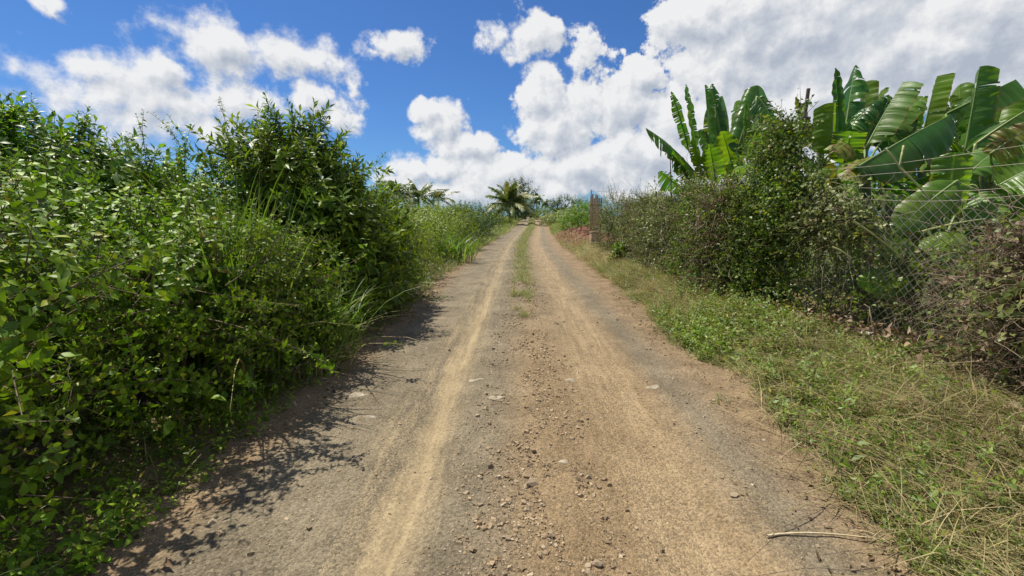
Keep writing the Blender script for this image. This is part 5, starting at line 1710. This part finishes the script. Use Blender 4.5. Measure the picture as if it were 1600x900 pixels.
def pebble_tpl(r):
    V = np.array([(x, y, z) for z in (-.5, .5) for y in (-.5, .5) for x in (-.5, .5)]) * np.where(np.arange(8)[:, None] > 3, .72, 1.0)
    V = V * np.array([1, r.uniform(.6, .95), r.uniform(.5, .8)]) + r.normal(0, .09, (8, 3))
    F = np.array([(0, 2, 3), (0, 3, 1), (4, 5, 7), (4, 7, 6), (0, 1, 5), (0, 5, 4), (2, 6, 7), (2, 7, 3), (0, 4, 6), (0, 6, 2), (1, 3, 7), (1, 7, 5)])
    return Tpl(V, F, np.zeros(12, int), np.zeros((8, 2)))


PB = [pebble_tpl(rs) for _ in range(12)]


def pebbles(r, x, y, size):
    k = len(x)
    D = r.normal(0, .3, (k, 3)) + np.array([0, 0, 1.])
    pos = np.stack([x, y, surf(x, y) + size * r.uniform(-.15, .22, k)], 1)
    return scatter(PB, r.integers(0, 12, k), pos, frames(D, r.uniform(0, 6.28, k)), size)


k = 29000
y = 1.25 + 9.5 * rs.uniform(0, 1, k) ** 1.9
x = np.where(rs.uniform(0, 1, k) < .55, rs.normal(.08, .23, k), rs.uniform(-1.75, 1.95, k))
tr = (np.exp(-((x + .61) / .14) ** 2) + .8 * np.exp(-((x - .82) / .2) ** 2)) > rs.uniform(0, 1, k)
x, y = x[~tr], y[~tr]
gm_ = fbm(x * 4.5, y * 2.6, oct=3) + np.where(np.abs(x - .10) < .42, .05, .0) > .41
x, y = x[gm_], y[gm_]
sz = .0048 * np.exp(rs.normal(0, .62, len(x))) * (1 + .03 * y)
sz *= np.where(np.abs(x - .1) < .42, 1.5, 1.0)
h = len(x) // 2
s1 = pebbles(rs, x[:h], y[:h], np.clip(sz[:h], .003, .034))
s2 = pebbles(rs, x[h:], y[h:], np.clip(sz[h:], .003, .034))
V, F, M, U = merge(s1, (s2[0], s2[1], s2[2] + 1, s2[3]))
o = part('gravel', None, V, F, [M_STONE, M_STONED], M, U, kind='stuff', smooth=False)
o['label'] = 'loose fine gravel and pebbles strewn over the dirt road'

SMESH = [mesh_np('stone', t.V, t.F, [M_STONE if i % 2 else M_STONED], t.M, None, smooth=False) for i, t in enumerate(ST)]


def stone_at(x, y, s, label, group, i):
    z = float(surf(x, y)) + s * .08
    R = frames(np.array([[rs.normal(0, .25), rs.normal(0, .25), 1.0]]), np.array([rs.uniform(0, 6.28)]))[0]
    o = place('stone', SMESH[i % 10], None, (R, np.array([x, y, z]), s))
    o['label'] = label
    o['category'] = 'stone'
    if group:
        o['group'] = group
    return o


for i in range(90):
    y = 1.5 + 3.6 * rs.uniform() ** 1.4
    stone_at(rs.normal(.10, .20), y, rs.uniform(.020, .042), 'small angular brown-grey stone loose on the gravel ridge between the wheel tracks', 'loose stones on the centre ridge', i)
for i in range(36):
    stone_at(rs.uniform(1.05, 1.8), 1.6 + 3.5 * rs.uniform() ** 1.3, rs.uniform(.016, .036), 'small stone lying on the bare ground between the right track and the verge', 'loose stones beside the right verge', i)
for i in range(24):
    stone_at(rs.uniform(-1.6, -.85), 1.6 + 3.5 * rs.uniform() ** 1.3, rs.uniform(.014, .028), 'small stone lying on the grey ground left of the left track', 'loose stones on the left of the road', i)
for i, (px, py, s, lb) in enumerate([(832, 766, .085, 'largest broken pale-brown stone on the centre ridge, dark shadow at its right'), (822, 752, .075, 'flat tan stone behind the largest broken stone'),
                                     (822, 772, .06, 'grey slab-like stone leaning on the largest broken stone'), (795, 793, .05, 'purplish grey stone left of the largest broken stone'),
                                     (1145, 776, .05, 'pale wedge-shaped stone on the bare ground in front of the right verge'), (1291, 823, .045, 'brown stone just behind the fallen dry stalk'),
                                     (932, 892, .06, 'rounded pale stone at the bottom edge right of centre'), (833, 715, .045, 'dark stone on the centre ridge behind the largest broken stone')]):
    g = G(px, py)
    stone_at(g[0], g[1], s, lb, None, i * 3 + 1)


def flat_rock(px, py, lx, ly, label, seed):
    """a worn rock that just breaks the road surface"""
    r = np.random.default_rng(seed)
    g = G(px, py)
    n, rings = 22, 5
    V, F = [], []
    ang = np.linspace(0, 2 * math.pi, n, endpoint=False)
    rad = 1 + .28 * (fbm(np.cos(ang) * 1.7 + seed, np.sin(ang) * 1.7, oct=3) - .45) * 2
    zs = float(surf(g[0], g[1]))
    for q in range(rings):
        f = 1 - q / (rings - .5)
        for a, ra in zip(ang, rad):
            x = g[0] + math.cos(a) * ra * lx / 2 * f
            y = g[1] + math.sin(a) * ra * ly / 2 * f
            hz = .026 * (1 - f ** 2.0) - .017
            V.append((x, y, float(surf(x, y)) + hz + .030 * (fbm(np.array([x * 22]), np.array([y * 22]), oct=3)[0] - .45)))
    V.append((g[0], g[1], float(surf(g[0], g[1])) + .009))
    for q in range(rings - 1):
        for i in range(n):
            a, b = q * n + i, q * n + (i + 1) % n
            F += [[a, b, b + n], [a, b + n, a + n]]
    for i in range(n):
        F.append([(rings - 1) * n + i, (rings - 1) * n + (i + 1) % n, rings * n])
    root = part('embedded_rock', None, np.array(V) , np.array(F), M_PALE)
    root['label'] = label
    root['category'] = 'rock'
    root['group'] = 'pale rocks set in the road'


flat_rock(560, 618, .30, .17, 'whitest pale rock flush in the road at the left edge, beside the hedge shadow', 1)
flat_rock(743, 596, .22, .11, 'long pale rock flush in the road just right of the left wheel track', 2)
flat_rock(772, 626, .19, .13, 'dull pale rock flush in the road at the left foot of the centre ridge', 3)
flat_rock(888, 598, .15, .10, 'small pale rock flush in the road between the ridge and the right track', 4)
flat_rock(1022, 608, .21, .14, 'pale rock flush in the road right of the right wheel track', 5)
flat_rock(578, 653, .16, .07, 'small faint pale rock flush in the road in front of the whitest one', 6)
flat_rock(880, 728, .10, .07, 'small tan rock flush in the orange soil near the centre ridge', 7)
flat_rock(893, 378 + 15, .5, .4, 'pale rock at the right road edge in the distance, below the red soil', 8)

# clods of the turned soil
k = 1500
x = rs.normal(3.7, 1.0, k)
y = rs.normal(27, 4.0, k)
kp = (((x - 3.8) / 2.0) ** 2 + ((y - 27) / 8.5) ** 2 < 1) & (x - cx(y) > 2.1)
V, F, M, U = stones(rs, x[kp], y[kp], 0.04 + .15 * rs.uniform(0, 1, int(kp.sum())) ** 2)
o = part('soil_clods', None, V, F, M_CLOD, M, U, kind='stuff', smooth=False)
o['label'] = 'heap of red-brown turned soil clods right of the road'

# fallen stalk
a, b, c_ = G(1198, 842, .0), G(1300, 838, .0), G(1405, 846, .02)
for q_ in (a, b, c_):
    q_[2] = float(surf(q_[0], q_[1])) + .012
st = thing('fallen_stalk', 'long pale dry stalk lying across the bare ground at the lower right', 'stalk', (a + c_) / 2)
pts = np.vstack([bez(a, (a + b) / 2 + [0, .02, .004], b, 6), bez(b, (b + c_) / 2 + [0, 0, .008], c_, 6)[1:]])
V, F, M, U = tubes([pts], .0055, 6, .5)
part('stem', st, V, F, M_STALK, M, U)
for q, dx, dy in ((7, .10, -.05), (8, .13, .07), (9, -.10, .09)):
    V, F, M, U = tubes([bez(pts[q], pts[q] + [dx * .5, dy * .5, .03], pts[q] + [dx, dy, -.02], 5)], .0035, 4, .4)
    part('twig', st, V, F, M_STALK, M, U)


def scrap(name, label, px, py, z, lx, ly, mat, seed, cat):
    r = np.random.default_rng(seed)
    g = G(px, py, z)
    n = 7
    u = np.linspace(-.5, .5, n)
    X, Y = np.meshgrid(u, u)
    a = r.uniform(0, 3)
    Z = .30 * min(lx, ly) * (np.abs(np.sin(X * 5 + a)) + np.abs(np.cos(Y * 6 + X * 3 + a)) - .6) + r.normal(0, .03 * lx, X.shape)
    co, si = math.cos(a), math.sin(a)
    V = np.stack([g[0] + (X * lx * co - Y * ly * si), g[1] + (X * lx * si + Y * ly * co), float(surf(g[0], g[1])) + .04 + Z + (z - .1) * .5], -1).reshape(-1, 3)
    idx = np.arange(n * n).reshape(n, n)
    F = np.concatenate([np.stack([idx[:-1, :-1], idx[:-1, 1:], idx[1:, 1:]], -1).reshape(-1, 3), np.stack([idx[:-1, :-1], idx[1:, 1:], idx[1:, :-1]], -1).reshape(-1, 3)])
    o = part(name, None, V, F, mat, smooth=False)
    o['label'] = label
    o['category'] = cat
    return o


scrap('paper_scrap', 'crumpled white paper scrap at the foot of the open mesh', 1352, 548, .18, .11, .08, M_PAPER, 1, 'litter')
scrap('paper_scrap', 'small crumpled white scrap in the weeds near the road edge', 1103, 519, .14, .09, .06, M_PAPER, 2, 'litter')
scrap('paper_scrap', 'whitish scrap caught low on the fence under the dense vine', 1238, 462, .22, .12, .10, M_PAPER, 3, 'litter')
scrap('paper_scrap', 'grey-white crumpled scrap in the litter at the right edge', 1583, 634, .18, .13, .10, M_PAPER, 4, 'litter')
scrap('card_scrap', 'torn brown card lying in the litter below the open mesh', 1322, 522, .20, .20, .14, M_CARD, 5, 'litter')
scrap('card_scrap', 'bent brown card behind the white paper at the fence foot', 1358, 540, .20, .17, .10, M_CARD, 6, 'litter')

# thin line of overhead wire far behind the fence
wr = thing('overhead_wire', 'thin overhead wire far behind the twiggy shrub, held by a thin pole beside the pickets', 'wire', (14.8, 95, 0))
V, F, M, U = tubes([np.stack([np.linspace(14.8, 62, 30), np.full(30, 95.0), 6.7 - 1.0 * np.sin(np.linspace(0, math.pi, 30))], 1)], .02, 4, 1.0)
part('cable', wr, V, F, M_POST, M)
for x, z in ((14.8, 6.9), (62, 6.9)):
    V, F, M, U = tubes([np.array([[x, 95, 0], [x, 95, z * .5], [x, 95, z]])], .13, 8, .6)
    part('pole', wr, V, F, M_POST, M)

tot = sum(len(o.data.polygons) * (2 if len(o.data.polygons) and o.data.polygons[0].loop_total == 4 else 1) for o in SC.objects if o.type == 'MESH')
print('objects', len(SC.objects), 'triangles', tot)
